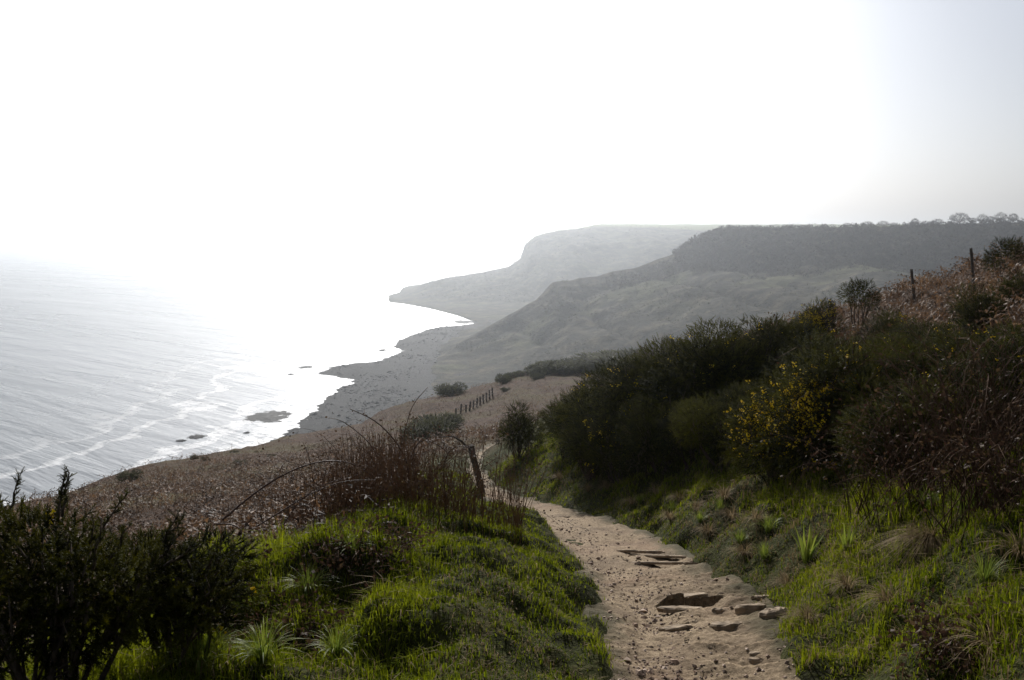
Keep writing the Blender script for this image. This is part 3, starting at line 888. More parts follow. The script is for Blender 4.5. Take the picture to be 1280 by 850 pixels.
def plant_bush(model, base, s, rz, label, group=None, cat='bush', name='gorse_bush', sxy=1.0):
    e_ = obj(name, None, None, base, (0, 0, rz), (s * sxy, s * sxy, s))
    tag(e_, label, cat, group)
    for k_, me in model.items():
        if k_.startswith('_'): continue
        c_ = obj(k_, me, e_)
        if k_ in ('foliage', 'blossom', 'stems', 'twigs'): c_['kind'] = 'stuff'
    return e_

def spot(px, d):
    x_ = (px - 640) / F * d * (math.cos(PITCH) + 0.0)
    x_ = at(px, 425, d)[0]
    return np.array([x_, d, float(ground_z(np.array([x_]), np.array([float(d)]))[0])])

def bush_at(model, px, d, top, rz, label, group=None, sxy=1.0, name='gorse_bush', cat='bush', smin=.55, smax=1.5):
    b = spot(px, d)
    want = at(px, top, d)[2] - b[2]
    s = max(smin, min(smax, want / (model['_h'] * 1.0)))
    b[2] += min(0, want - s * model['_h']) * .6 - .05
    return plant_bush(model, b, s, rz, label, group, cat, name, sxy)

G = {
    'round': gorse_model('gorse_round', 2.0, 1.9, 1.7, 3400, 201, detail=(16, 0), size=(.10, .19), low=.02, leaders=4, clumps=12, flowers=50),
    'tall': gorse_model('gorse_tall', 1.7, 1.7, 2.0, 3600, 202, detail=(16, 0), size=(.10, .19), low=.02, leaders=6, clumps=11, flowers=70),
    'wide': gorse_model('gorse_wide', 2.6, 2.0, 1.6, 4200, 203, detail=(16, 0), size=(.10, .19), low=.02, leaders=5, clumps=14, flowers=90),
    'spotted': gorse_model('gorse_spotted', 2.1, 1.8, 1.7, 3400, 206, detail=(16, 0), size=(.10, .19), low=.02, leaders=4, flowers=420, clumps=18),
    'bloom': gorse_model('gorse_bloom', 1.9, 1.7, 1.8, 3600, 204, detail=(16, 0), size=(.10, .19), low=.02, leaders=5, flowers=1500, flower_dir=(-.75, -.3, .6), clumps=18),
    'far': gorse_model('gorse_small', 3.2, 2.4, 1.7, 1500, 205, detail=(24, 1), size=(.22, .42), low=.0, leaders=4, clumps=9, fmat='gorse_far'),
    'puff': gorse_model('gorse_puff', 1.5, 1.1, 2.2, 1500, 207, detail=(16, 0), size=(.10, .19), low=.40, leaders=4, clumps=7),
    'slim': gorse_model('gorse_slim', 1.3, 1.2, 1.6, 2200, 208, detail=(16, 0), size=(.10, .19), low=.02, leaders=3, clumps=14),
}
LABELS = {'U': ('dark green gorse bush in the upper row of the thicket, against the hazy far hillside', 'upper row of the gorse thicket'),
          'L': ('dark green gorse bush in the lower row of the thicket above the grassy verge', 'lower row of the gorse thicket'),
          'B': ('dark gorse bush on the bank top between the bramble tangle and the brown bracken', 'gorse on the bank top among bramble')}
RIGHT = [  # model, pixel column, distance, top row, label
    ('slim', 650, 24.5, 503, 'low rounded gorse bush standing alone where the path bends out of sight'),
    ('slim', 712, 22, 482, 'U'), ('slim', 735, 20.5, 469, 'U'), ('round', 762, 19.5, 462, 'U'), ('tall', 790, 18.5, 448, 'U'), ('round', 818, 18, 438, 'U'),
    ('tall', 848, 17.5, 422, 'U'), ('wide', 880, 17, 410, 'U'), ('tall', 915, 16.5, 400, 'U'), ('round', 950, 16.5, 394, 'U'), ('wide', 985, 17, 394, 'U'),
    ('slim', 742, 18.6, 508, 'L'), ('spotted', 778, 17.2, 502, 'L'), ('wide', 826, 16.0, 496, 'L'), ('tall', 868, 15.0, 486, 'L'), ('round', 910, 14.0, 474, 'L'),
    ('bloom', 1022, 17.5, 372, 'gorse bush with a yellow bloomed crown beside the puff headed gorse on the skyline'),
    ('puff', 1072, 18, 351, 'leggy gorse with rounded tufts on bare stems standing on the skyline'),
    ('bloom', 978, 11.6, 462, 'gorse bush covered in yellow blossom at the foot of the bank'),
    ('bloom', 1030, 10.6, 438, 'taller gorse bush with a streak of yellow blossom leaning over the verge'),
    ('spotted', 1062, 10.4, 425, 'L'), ('wide', 1050, 12.5, 410, 'U'), ('tall', 1105, 11.5, 404, 'B'), ('round', 1122, 9.9, 440, 'L'),
    ('spotted', 1110, 14.5, 394, 'B'), ('wide', 1160, 12.5, 390, 'B'), ('tall', 1185, 9.8, 412, 'B'), ('slim', 1215, 13, 362, 'B'), ('slim', 1265, 14, 338, 'B'),
    ('wide', 1255, 9.4, 400, 'B'), ('round', 1195, 8.5, 438, 'B'), ('round', 1285, 7.6, 425, 'B'), ('slim', 1120, 8.6, 470, 'L'), ('puff', 1253, 16.5, 309, 'spiky gorse sprig poking above the bracken on the bank top near the fence post'),
]
for i, (mk, px, d, top, lab) in enumerate(RIGHT):
    lb, gr = LABELS.get(lab, (lab, None))
    bush_at(G[mk], px, d, top + (rng.uniform(-5, 11) if gr else 0), rng.uniform(-.5, .5) if mk in ('bloom',) else rng.uniform(0, 6.28), lb, gr, sxy=rng.uniform(.95, 1.25) if gr else 1.0)

# bush row and singles far down the slope
LF = 'small olive gorse bush in the row along the brow of the bracken slope'
for i, (px, d, top, sxy) in enumerate([(628, 146, 468, .7), (640, 150, 465, .8), (652, 152, 463, .9), (668, 152, 459, 1), (682, 154, 452, 1), (700, 155, 452, 1.1), (718, 157, 450, 1.1), (735, 158, 449, 1),
                                       (752, 160, 445, 1.3), (770, 160, 441, 1.4), (786, 158, 440, 1.4), (672, 145, 466, .8), (806, 150, 440, 1.1), (700, 160, 451, 1)]):
    bush_at(G['far'], px, d, top, rng.uniform(0, 6.28), LF, 'bushes along the brow of the slope', sxy=sxy * 1.6, smin=.5, smax=3)
for px, d, top, lab in [(562, 141, 479, 'small dark gorse bush alone on the brow above the beach'),
                        (548, 78, 517, 'grey green gorse clump in the bracken below the fence'),
                        (534, 62, 526, 'low broad gorse clump in the bracken short of the fence'),
                        (632, 132, 484, 'small gorse bush at the far end of the wooden fence')]:
    bush_at(G['far'], px, d, top, rng.uniform(0, 6.28), lab, sxy=1.3, smin=.3, smax=2.5)
for px, d, top in [(237, 74, 569), (288, 84, 564), (250, 70, 572), (294, 66, 574), (152, 57, 588), (335, 72, 570), (318, 80, 566)]:
    bush_at(G['far'], px, d, top, rng.uniform(0, 6.28), 'small dark gorse tuft dotted on the slope above the water', 'gorse tufts on the seaward slope', smin=.28, smax=.8)

# two gorse bushes close by on the seaward bank
nl1 = gorse_model('gorse_near', 1.5, 1.1, 1.25, 1650, 211, detail=(30, 2), size=(.07, .14), clumps=16, low=.36, leaders=24, flowers=14, reach=(.25, .5))
nl2 = gorse_model('gorse_low', 1.3, .9, .85, 1250, 214, detail=(30, 2), size=(.06, .13), clumps=14, low=.26, leaders=22, flowers=10, reach=(.25, .5))
bush_at(nl1, 50, 4.3, 636, 0.6, 'dark gorse bush on bare twisted stems with spiky tips against the sea', smin=.5)
bush_at(nl2, 205, 4.6, 668, 2.2, 'lower dark gorse bush with a leaning bare stem and scattered yellow flowers', smin=.5)

# ---------------------------------------------------------------- bare shrub behind the gorse
def bare_model(name, w, h, n, seed, r0=.03, matn='twig'):
    r_ = np.random.default_rng(seed); st = MB(); tw = MB()
    for k_ in range(n):
        an = r_.uniform(0, 6.28); tilt = r_.uniform(.1, .75)
        d0 = norm(np.array([math.cos(an) * tilt, math.sin(an) * tilt, 1.0]))
        L = h * r_.uniform(.7, 1.05)
        s_ = np.linspace(0, 1, 6)[:, None]
        pts = d0 * L * s_ * np.array([w / h, w / h, 1]) + r_.normal(0, .03 * h, (6, 3)) * s_
        st.tube(pts, np.linspace(r0, r0 * .2, 6), 4)
        for j in range(10):
            a_ = r_.uniform(.3, 1); i0 = int(a_ * 4.9); p = pts[i0]
            dd = norm(d0 + r_.normal(0, .55, 3)) * h * r_.uniform(.15, .35)
            tw.tube(np.array([p, p + dd * .5 + r_.normal(0, .02 * h, 3), p + dd]), [r0 * .3, r0 * .2, r0 * .08], 3)
    return {'stems': st.data(name + '_stems', M[matn], True), 'twigs': tw.data(name + '_twigs', M[matn], True), '_h': h}
bare = bare_model('blackthorn', 2.4, 2.6, 34, 301)
for px, d, top, lab in [(815, 44, 426, 'leafless grey purple thorn bush rising behind the gorse thicket'), (846, 42, 416, 'taller leafless thorn bush with fine twigs behind the gorse thicket'),
                        (832, 48, 420, 'leafless thorn bush between two others beyond the gorse thicket')]:
    bush_at(bare, px, d, top, rng.uniform(0, 6), lab, name='thorn_bush', smin=.6, smax=2.2)

# ---------------------------------------------------------------- brambles
def leaflets(n, centers, spread, size, seed):
    r_ = np.random.default_rng(seed)
    idx = r_.integers(0, len(centers), n)
    pos = centers[idx] + r_.normal(0, spread, (n, 3))
    bv = np.array([(0, 0, 0), (.32, .5, .08), (0, 1, 0), (-.32, .5, .08)]); bf = np.array([(0, 1, 2, 3)], np.int32)
    V, Fc = replicate(bv, bf, pos, frames(norm(r_.normal(0, 1, (n, 3)))), r_.uniform(size * .5, size * 1.3, n))
    return V, Fc, np.repeat(r_.uniform(0, 1, n), 4)

M['bramble_leaf'] = leaf_mat('bramble_leaf', (0.045, 0.022, 0.016), (0.085, 0.055, 0.026), 0.3, None, 0.65, 0.1)

def bramble(base, w, h, n, seed, label, hero=(), leaves=500, stalks=120, group=None, name='bramble_bush'):
    r_ = np.random.default_rng(seed)
    root = obj(name, None, None, base); tag(root, label, 'bramble', group)
    b = np.array(base); mids = []
    for pts, r0 in hero:
        P3 = np.array(pts) - b
        s_ = np.linspace(0, 1, 16); kx = np.linspace(0, 1, len(P3))
        C3 = np.stack([np.interp(s_, kx, P3[:, j]) for j in range(3)], -1)
        for _ in range(3): C3[1:-1] = .25 * C3[:-2] + .5 * C3[1:-1] + .25 * C3[2:]
        m_ = MB(); m_.tube(C3, np.linspace(r0, r0 * .35, 16), 6)
        for j in range(2, 15):                              # thorns
            tdir = norm(r_.normal(0, 1, 3)) * .018
            m_.add(np.array([C3[j] + [0, 0, -.005], C3[j] + [0, 0, .005], C3[j] + tdir]), None, [(0, 1, 2)])
        obj('cane', m_.data('cane', M['cane'], True), root)
        mids.append(C3[6:])
    tg = MB()
    for k_ in range(n):
        an = r_.uniform(0, 6.28); rr = r_.uniform(0, .35)
        p0 = np.array([math.cos(an) * w * rr, math.sin(an) * w * rr, -.15 - .0])
        an2 = r_.uniform(0, 6.28); reach = r_.uniform(.2, .6) * w
        p2 = p0 + np.array([math.cos(an2) * reach, math.sin(an2) * reach, r_.uniform(.15, .8) * h])
        p1 = (p0 + p2) / 2 + np.array([0, 0, r_.uniform(.4, .9) * h])
        s_ = np.linspace(0, 1, 9)[:, None]
        C3 = p0 * (1 - s_) ** 2 + 2 * p1 * s_ * (1 - s_) + p2 * s_ ** 2 + r_.normal(0, .012, (9, 3))
        tg.tube(C3, np.linspace(.0048, .0014, 9), 3)
        mids.append(C3[3:])
    o_ = obj('tangle', tg.data('tangle', M['dark_twig'], True), root); o_['kind'] = 'stuff'
    if stalks:
        sk = MB()
        for k_ in range(stalks):
            p0 = np.array([*(np.clip(r_.normal(0, .30, 2), -.55, .55) * w), 0])
            p0[2] = float(ground_z(np.array([b[0] + p0[0]]), np.array([b[1] + p0[1]]))[0]) - b[2] - .05
            L = r_.uniform(.35, 1.0) * h * .9
            tl = r_.normal(0, .16, 2) * L
            s_ = np.linspace(0, 1, 4)[:, None]
            sk.tube(p0 + np.array([tl[0], tl[1], L]) * s_ + r_.normal(0, .01, (4, 3)), np.linspace(.005, .002, 4), 3)
            if k_ % 2: mids.append((p0 + np.array([tl[0], tl[1], L]) * np.array([[.6], [.8], [1.0]])))
        o_ = obj('stalks', sk.data('stalks', M['dead_stem'], True), root); o_['kind'] = 'stuff'
    if leaves:
        V, Fc, A_ = leaflets(leaves, np.concatenate(mids), .04, .038, seed + 1)
        o_ = obj('leaves', mesh_data('bramble_leaves', V, Fc, M['bramble_leaf'], False, {'tone': A_}), root); o_['kind'] = 'stuff'
    return root

def pxcurve(pts, d0, d1):
    k_ = np.linspace(d0, d1, len(pts))
    return [at(p[0], p[1], dd) for p, dd in zip(pts, k_)]

base = spot(488, 10.6)
hero = [(pxcurve([(515, 640), (511, 575), (490, 545), (468, 524), (437, 511)], 10.8, 10.2), .013),
        (pxcurve([(492, 640), (496, 575), (507, 535), (515, 505), (535, 484)], 10.8, 11.2), .010),
        (pxcurve([(488, 620), (470, 560), (445, 538), (425, 524), (407, 522)], 10.6, 10.0), .008),
        (pxcurve([(517, 635), (517, 580), (519, 540), (517, 520)], 11, 11), .006),
        (pxcurve([(505, 600), (520, 548), (545, 552), (570, 575), (590, 610)], 11, 10.6), .010),
        (pxcurve([(560, 640), (552, 590), (560, 560), (585, 555), (600, 575)], 10.4, 10.0), .008)]
bramble(base, 2.9, 1.3, 190, 401, 'bramble mound with reddish dead stalks and long canes arching over the grass bank', hero, 2600, 900)
base = spot(330, 9.2)
hero = [(pxcurve([(278, 650), (310, 622), (345, 597), (385, 578), (420, 574), (450, 580), (470, 600)], 9.0, 9.6), .013),
        (pxcurve([(310, 665), (350, 640), (390, 615), (430, 600), (470, 600)], 8.6, 9.2), .009),
        (pxcurve([(395, 630), (390, 590), (385, 565), (378, 552)], 9.4, 9.2), .006),
        (pxcurve([(352, 660), (372, 628), (400, 606), (440, 596)], 9, 9.3), .007)]
bramble(base, 2.2, .6, 40, 402, 'low bramble with a long looping cane over the bracken', hero, 300, 110)
hero = [(pxcurve([(268, 655), (290, 655), (303, 662), (303, 690)], 7.5, 7.4), .009)]
bramble(spot(290, 7.5), .8, .35, 6, 403, 'pale dead stalk hooked over beside the low gorse bush', hero, 40, 14, name='dead_stalk')
for px, d, w_, h_, n_, sd_, lab in [(1245, 6.7, 2.0, 1.45, 200, 404, 'tangled brown bramble thicket filling the bank top beside the gorse'),
                                    (1165, 7.4, 1.8, 1.1, 120, 405, 'dark bramble tangle between the gorse and the grassy bank'),
                                    (1290, 5.7, 1.6, 1.1, 140, 406, 'reddish bramble tangle hanging over the steep grass bank')]:
    bramble(spot(px, d), w_, h_, n_, sd_, lab, (), 700, 0)

for px, py, w_, h_, n_, sd_, lab in [(395, 795, 1.2, .34, 90, 407, 'low dark bramble clump sunk in the long grass of the near bank'), (250, 770, .7, .3, 40, 408, 'small dark bramble clump in the grass under the low gorse'),
                                     (455, 690, 1.0, .35, 60, 409, 'low bramble clump in the grass at the foot of the bramble mound'), (1210, 800, .8, .22, 40, 410, 'low dark bramble clump on the steep grassy bank')]:
    bramble(hit(px, py), w_, h_, n_, sd_, lab, (), 900, 40)

# ---------------------------------------------------------------- sword-leaved plant, tussocks
def strap_plant(name, n, L, wdt, seed, droop=.5, matn='blade', bias=(0, 0)):
    r_ = np.random.default_rng(seed); m_ = MB()
    for k_ in range(n):
        an = r_.uniform(0, 6.28); d0 = norm(np.array([math.cos(an) + bias[0], math.sin(an) + bias[1], 0])); tilt = r_.uniform(.25 if bias[0] else .1, 1.0)
        ll = L * r_.uniform(.6, 1.1); sd_ = np.array([-d0[1], d0[0], 0]) * wdt * .5
        s_ = np.linspace(0, 1, 6)
        C3 = np.array([d0 * (.03 + ll * tilt * (.35 * a + droop * .6 * a * a)) + np.array([0, 0, ll * (a - droop * tilt * .75 * a ** 2.2)]) for a in s_])
        ww = np.array([.7, 1, 1, .85, .55, .06])[:, None]
        V = np.empty((12, 3)); V[0::2] = C3 - sd_ * ww; V[1::2] = C3 + sd_ * ww
        q_ = np.array([(2 * j, 2 * j + 1, 2 * j + 3, 2 * j + 2) for j in range(5)])
        m_.add(V, q_, None, np.clip(r_.uniform(.1, .8) + .2 * np.repeat(s_, 2), 0, 1))
    return m_.data(name, M[matn], True)
def single(name, me, px, py, label, cat, group=None, s=1.0, rz=0.0, dz=0.0):
    p = hit(px, py)
    o_ = obj(name, me, None, (p[0], p[1], p[2] + dz), (0, 0, rz), (s, s, s)); tag(o_, label, cat, group)
    return o_
iris = strap_plant('sword_plant', 26, .42, .022, 501, .35)
single('sword_leaved_plant', iris, 1008, 706, 'clump of upright yellow green sword shaped leaves on the bank under the gorse', 'plant')
single('sword_leaved_plant', strap_plant('sword_plant_small', 12, .26, .02, 502, .4), 1058, 690, 'small clump of sword shaped green leaves beside the larger one', 'plant')
tus = strap_plant('tussock', 420, .5, .005, 503, 1.75, 'straw', (-1.1, -.7))
tus2 = strap_plant('small_tussock', 150, .34, .005, 505, 1.5, 'straw', (-.5, -.4))
single('grass_tussock', tus, 1163, 690, 'shaggy dry tussock drooping over a hollow in the bank', 'grass tussock', s=.8)
for i, (px, py, s_) in enumerate([(1275, 700, .9), (905, 625, 1.0), (1240, 815, .9), (1110, 760, .8), (945, 655, .9), (820, 620, .9), (760, 612, .9), (700, 600, 1), (870, 640, .8), (1060, 740, .7), (1010, 780, .6), (838, 652, .8), (885, 668, .8), (930, 700, .8), (790, 632, .8), (985, 735, .7), (735, 618, .9), (850, 630, .9), (915, 655, .9)]):
    single('grass_tussock', tus2, px, py, 'small dry grass tussock on the bank under the thicket', 'grass tussock', 'dry tussocks on the bank', s_, rng.uniform(0, 6))
gt = strap_plant('green_tussock', 90, .34, .007, 504, .9, 'blade')
for i, (px, py, s_) in enumerate([(60, 840, .9), (140, 835, .8), (230, 800, .9), (300, 770, .9), (385, 745, .8), (330, 830, .9), (440, 700, .7), (250, 840, 1.0), (420, 820, .7), (1160, 640, .9), (1205, 650, .9), (1230, 730, .7), (840, 640, .7), (875, 655, .7), (925, 685, .7), (800, 630, .7), (955, 700, .7), (720, 612, .6), (900, 640, .8), (960, 668, .8)]):
    single('grass_tussock', gt, px, py, 'long leaved green grass tuft growing out of the bank', 'grass tussock', 'long green tufts on the banks', s_, rng.uniform(0, 6))

# ---------------------------------------------------------------- posts and fence
def post_mesh(name, L, rad, seed, square=False):
    r_ = np.random.default_rng(seed); m_ = MB()
    n_ = 7; s_ = np.linspace(0, 1, n_)
    pts = np.stack([r_.normal(0, rad * .08, n_), r_.normal(0, rad * .08, n_), -.35 + (L + .35) * s_], -1)
    sides = 4 if square else 9
    v, q, tr = tube(pts, rad * (1 - .08 * s_) * r_.uniform(.93, 1.05, n_), sides)
    v[-2, 2] -= rad * .1
    v[(n_ - 1) * sides:n_ * sides, 2] += r_.normal(0, rad * .18, sides)
    m_.add(v, q, tr)
    return m_.data(name, M['post'], False)
p = spot(599, 21.5)
p[2] = at(601, 602, 21.5)[2] - .05
lp = obj('fence_post', post_mesh('thick_post', 1.08, .09, 601), None, p, (R(4), R(-14), .3)); tag(lp, 'thick weathered wooden post leaning over beside the bend of the path', 'post')
wc = MB(); wc.tube(np.array([(0.05, 0, 1.0), (-.12, -.05, 1.1), (-.22, -.1, 1.3), (-.4, -.12, 1.5), (-.75, -.14, 1.6)]), [.04, .035, .03, .02, .012], 6)
obj('broken_rail', wc.data('broken_rail', M['post'], True), lp, (0, 0, 0), (0, 0, 0))
for px, d, top, lab in [(1213, 18, 317, 'thin dark fence post standing in the bracken below the gorse sprig'), (1140.5, 19, 346, 'shorter thin fence post farther down the bracken brow')]:
    b = spot(px, d); want = at(px, top, d)[2] - b[2]
    ob = obj('fence_post', post_mesh('thin_post', max(.8, want), .032, 610 + int(d)), None, b, (0, R(-8), 0)); tag(ob, lab, 'post')
fence = obj('wooden_fence', None, None, spot(590, 112)); tag(fence, 'old post and rail fence running down the far bracken slope', 'fence')
fb = np.array(fence.location); tops = []
fposts = [(569, 500, 106), (575, 499, 108.5), (582, 497.5, 111), (586.5, 496.5, 113), (591, 495.5, 115), (595.5, 494.5, 117), (600, 493, 119), (604, 491.5, 121), (608, 489.5, 123), (612, 487.5, 126), (615.5, 486, 128)]
pm = [post_mesh('rail_post', 1.25, .13, 630 + j, True) for j in range(3)]
for j, (px, top, d) in enumerate(fposts):
    b = spot(px, d)
    obj('post', pm[j % 3], fence, b - fb, (rng.normal(0, .05), rng.normal(0, .07), rng.uniform(0, 1.5)), (1, 1, rng.uniform(.8, 1.2)))
    tops.append(b - fb)
tops = np.array(tops)
for zz_ in (.95, .5):
    rl = MB(); rl.tube(tops + np.array([0, -.1, zz_]), .045, 4); obj('rail', rl.data('rail', M['post']), fence)

# ---------------------------------------------------------------- stones and gravel on the path
def phit(px, py):
    d = ray(px, py); ys_ = np.geomspace(2, 40, 3000); P = d[None] / d[1] * ys_[:, None]
    g_ = path_z(P[:, 0], P[:, 1]); k_ = np.argmax(P[:, 2] + CZ < g_)
    return np.array([P[k_, 0], P[k_, 1], g_[k_]])
def stone_mesh(seed, lx_, ly_, lz_, n=15):
    """Angular slab: ragged outline, bevelled top, broken faces."""
    r_ = np.random.default_rng(seed)
    an = np.sort(np.linspace(0, 2 * math.pi, n, endpoint=False) + r_.uniform(-.2, .2, n))
    rad = r_.uniform(.6, 1.1, n); rad = rad * .7 + .3 * np.roll(rad, 1)
    ring = np.stack([np.cos(an) * rad * lx_ / 2, np.sin(an) * rad * ly_ / 2], -1)
    lev = [(-.8, 1.0), (.35, 1.02), (.8, .93), (1.0, .78)]
    V = []
    for zf, sf in lev:
        V.append(np.column_stack([ring * sf * r_.uniform(.96, 1.04, (n, 1)), np.full(n, zf * lz_) + r_.normal(0, .07 * lz_, n)]))
    V.append(np.column_stack([ring * .4, np.full(n, 1.02 * lz_) + r_.normal(0, .12 * lz_, n)]))
    V = np.vstack(V + [[[0, 0, lz_ * 1.02]], [[0, 0, -lz_ * .8]]])
    q = [(k_ * n + j, k_ * n + (j + 1) % n, (k_ + 1) * n + (j + 1) % n, (k_ + 1) * n + j) for k_ in range(4) for j in range(n)]
    tr = [(4 * n + j, 4 * n + (j + 1) % n, 5 * n) for j in range(n)] + [((j + 1) % n, j, 5 * n + 1) for j in range(n)]
    me = mesh_data('stone', V, [np.array(q), np.array(tr)], M['stone'], False)
    return me
pxm = lambda d: d / F
STONES = [  # px, py, width px, depth m, thickness m, tilt against the path (deg), side tilt, yaw, rise, label
    (866, 733, 84, .22, .016, -1, -3, .16, .02, 'dark undercut sandstone ledge standing proud across the path'),
    (853, 763, 66, .26, .03, -5, 3, .1, .006, 'flat pale sandstone slab just below the undercut ledge'),
    (905, 764, 30, .14, .025, -5, 0, -.2, .005, 'small flat stone wedged beside the pale slab'),
    (945, 762, 44, .30, .05, -8, 10, .5, .01, 'humped sandstone block at the edge of the turf'),
    (970, 768, 40, .26, .05, -9, -8, .2, .01, 'dark ended rounded sandstone block against the turf'),
    (915, 785, 62, .36, .04, -7, 7, .45, .01, 'ribbed sandstone slab with a sharp lower edge in the path'),
    (845, 787, 54, .18, .025, -6, -4, .1, .006, 'narrow pale slab with a dark underside on the path'),
    (888, 811, 13, .07, .04, 0, 0, 0, .0, 'small dark stone lying by itself in the sand'),
    (948, 828, 28, .15, .03, -8, 5, .2, .006, 'broken flat stone with a dark hollow beneath it'),
    (945, 817, 22, .10, .016, -3, 3, .6, .004, 'thin pale flake of stone above the broken flat stone'),
    (838, 754, 15, .08, .025, -3, 6, .9, .0, 'little angular stone tucked under the pale slab'),
    (870, 778, 12, .07, .025, 0, 0, .3, .0, 'pointed small stone between the two slabs'),
    (905, 742, 18, .09, .02, -5, 0, .3, .0, 'little flat stone at the end of the undercut ledge'),
    (956, 747, 32, .14, .022, -5, 6, .3, .005, 'thin slab poking from the turf edge above the block'),
]
for i, (px, py, wp, dm, th, tx, ty_, yw, rise, lab) in enumerate(STONES):
    p = phit(px, py); wid = wp * p[1] / F
    if i == 0: p = np.array([LEDGE_X + .05, LEDGE_Y + .05, float(path_z(np.array([LEDGE_X + .05]), np.array([LEDGE_Y + .10]))[0]) + .004])
    o_ = obj('path_stone', stone_mesh(700 + i, wid * 1.05, dm, th), None, (p[0], p[1] + dm * .3, p[2] - th * .75 + rise - .06 * dm), (R(-13 + tx), R(ty_), yw)); tag(o_, lab, 'stone')
for i, (x0, x1, y0, y1, lab) in enumerate([(768, 835, 688, 690, 'thin straight stone edge crossing the path highest of three'), (785, 862, 694.5, 695.5, 'thin straight stone edge crossing the path between two others'),
                                           (772, 885, 703, 704, 'longest thin stone edge crossing the path just above the turf tongue'), (690, 715, 647, 646, 'short dark ragged stone edge across the top of the path')]):
    a_, b_ = phit(x0, y0), phit(x1, y1)
    mid = (a_ + b_) / 2; L = np.linalg.norm(b_ - a_); yaw = math.atan2(b_[1] - a_[1], b_[0] - a_[0])
    me = stone_mesh(740 + i, L, .12, .02, 23)
    o_ = obj('stone_edge', me, None, (mid[0], mid[1], mid[2] - .009), (R(-17), math.atan2(-(b_[2] - a_[2]), math.hypot(*(b_ - a_)[:2])), yaw)); tag(o_, lab, 'stone')

n = 9000
y = 3.0 * (26 / 3.0) ** rng.uniform(0, 1, n)
l, r = path_lr(y)
w_ = np.clip(np.where(rng.uniform(0, 1, n) < .55, rng.normal(.33, .12, n), rng.uniform(.02, .98, n)), .02, .98)
x = l + (r - l) * w_
dens = fbm(x * 1.6, y * 1.6, 3, 131)
k = rng.uniform(0, 1, n) < np.clip(.55 + 1.2 * dens, .1, 1)
x, y = x[k], y[k]; z = path_z(x, y)
oct_v = np.array([(1, 0, 0), (-1, .1, 0), (0, .9, .1), (.1, -.8, 0), (0, 0, .55), (0, 0, -.5)])
oct_f = np.array([(0, 2, 4), (2, 1, 4), (1, 3, 4), (3, 0, 4), (2, 0, 5), (1, 2, 5), (3, 1, 5), (0, 3, 5)], np.int32)
sz_ = np.clip(rng.lognormal(math.log(.008), .65, len(x)), .004, .045)
V, Fc = replicate(oct_v, oct_f, np.stack([x, y, z + sz_ * .2], -1), frames(np.stack([rng.normal(0, .3, len(x)), rng.normal(0, .3, len(x)), np.ones(len(x))], -1)), sz_)
o = obj('gravel', mesh_data('gravel', V, Fc, M['gravel'], False, {'tone': np.repeat(rng.uniform(0, 1, len(x)), 6)})); tag(o, 'loose gravel and stone chips strewn down the middle of the path', 'gravel', kind='stuff')

# ---------------------------------------------------------------- far woods, scrub and skyline trees
def tuft_mesh(seed, n, flat=.6):
    r_ = np.random.default_rng(seed); v = []; tr = []
    for k_ in range(n):
        c = norm(r_.normal(0, 1, 3)) * r_.uniform(.4, 1) * np.array([1, 1, flat]) + np.array([0, 0, flat])
        a, b = r_.normal(0, .30, 3), r_.normal(0, .30, 3)
        i = len(v); v += [c, c + a, c + b]; tr.append((i, i + 1, i + 2))
    return np.array(v), np.array(tr, np.int32)
def mass(name, pts, size, matn, tone, nt_=16, flat=.8, seed=1):
    Vs, Fs, As = [], [], []; off_ = 0
    kd = rng.integers(0, 4, len(pts))
    for kk in range(4):
        m_ = kd == kk; bv, bf = tuft_mesh(seed + kk, nt_, flat)
        V, Fc = replicate(bv, bf, pts[m_], frames(np.tile([[0, 0, 1.0]], (m_.sum(), 1)) + rng.normal(0, .1, (m_.sum(), 3))), size[m_])
        Vs.append(V); Fs.append(Fc + off_); off_ += len(V); As.append(np.repeat(tone[m_], len(bv)))
    return obj(name, mesh_data(name, np.concatenate(Vs), np.concatenate(Fs), M[matn], False, {'tone': np.concatenate(As)}))
NVs, NUs = spur.shape[:2]
def on_spur(n_, r0, r1, c0, c1):
    i = rng.uniform(r0 / 7 * (NVs - 1), r1 / 7 * (NVs - 1), n_); j = rng.uniform(c0 * (NUs - 1), c1 * (NUs - 1), n_)
    i0, j0 = np.minimum(i.astype(int), NVs - 2), np.minimum(j.astype(int), NUs - 2); fi, fj = (i - i0)[:, None], (j - j0)[:, None]
    return (spur[i0, j0] * (1 - fi) + spur[i0 + 1, j0] * fi) * (1 - fj) + (spur[i0, j0 + 1] * (1 - fi) + spur[i0 + 1, j0 + 1] * fi) * fj
pts = np.vstack([on_spur(3300, 2.0, 2.75, .0, .345), on_spur(900, 2.7, 3.05, .0, .36), on_spur(350, 3.0, 3.5, .0, .4), on_spur(600, 2.0, 2.9, .33, .42), on_spur(300, 2.3, 3.2, .40, .55), on_spur(700, 1.93, 2.05, .0, .33)])
o = mass('woodland', pts - np.array([0, 0, 1.0]), rng.uniform(1.8, 3.6, len(pts)), 'wood_far', rng.uniform(0, 1, len(pts)), 18, 1.0, 801)
tag(o, 'leafless dark wood covering the steep slope below the far plateau', 'woodland', kind='stuff')
pts = on_spur(9000, 2.15, 6.2, .0, .97)
nz = fbm(pts[:, 0] * .02, pts[:, 1] * .02, 4, 141)
fl = (pts[:, 2] > 8) & (rng.uniform(0, 1, len(pts)) < np.clip(.35 + 1.6 * nz, .02, 1))
pts = pts[fl]
o = mass('scrub', pts, rng.uniform(.9, 2.4, len(pts)), 'scrub', np.clip(.5 + nz[fl] + rng.normal(0, .2, len(pts)), 0, 1), 10, .7, 811)
tag(o, 'dark thorn and gorse scrub spread over the far hillside', 'scrub', kind='stuff')
NVh, NUh = hd.shape[:2]
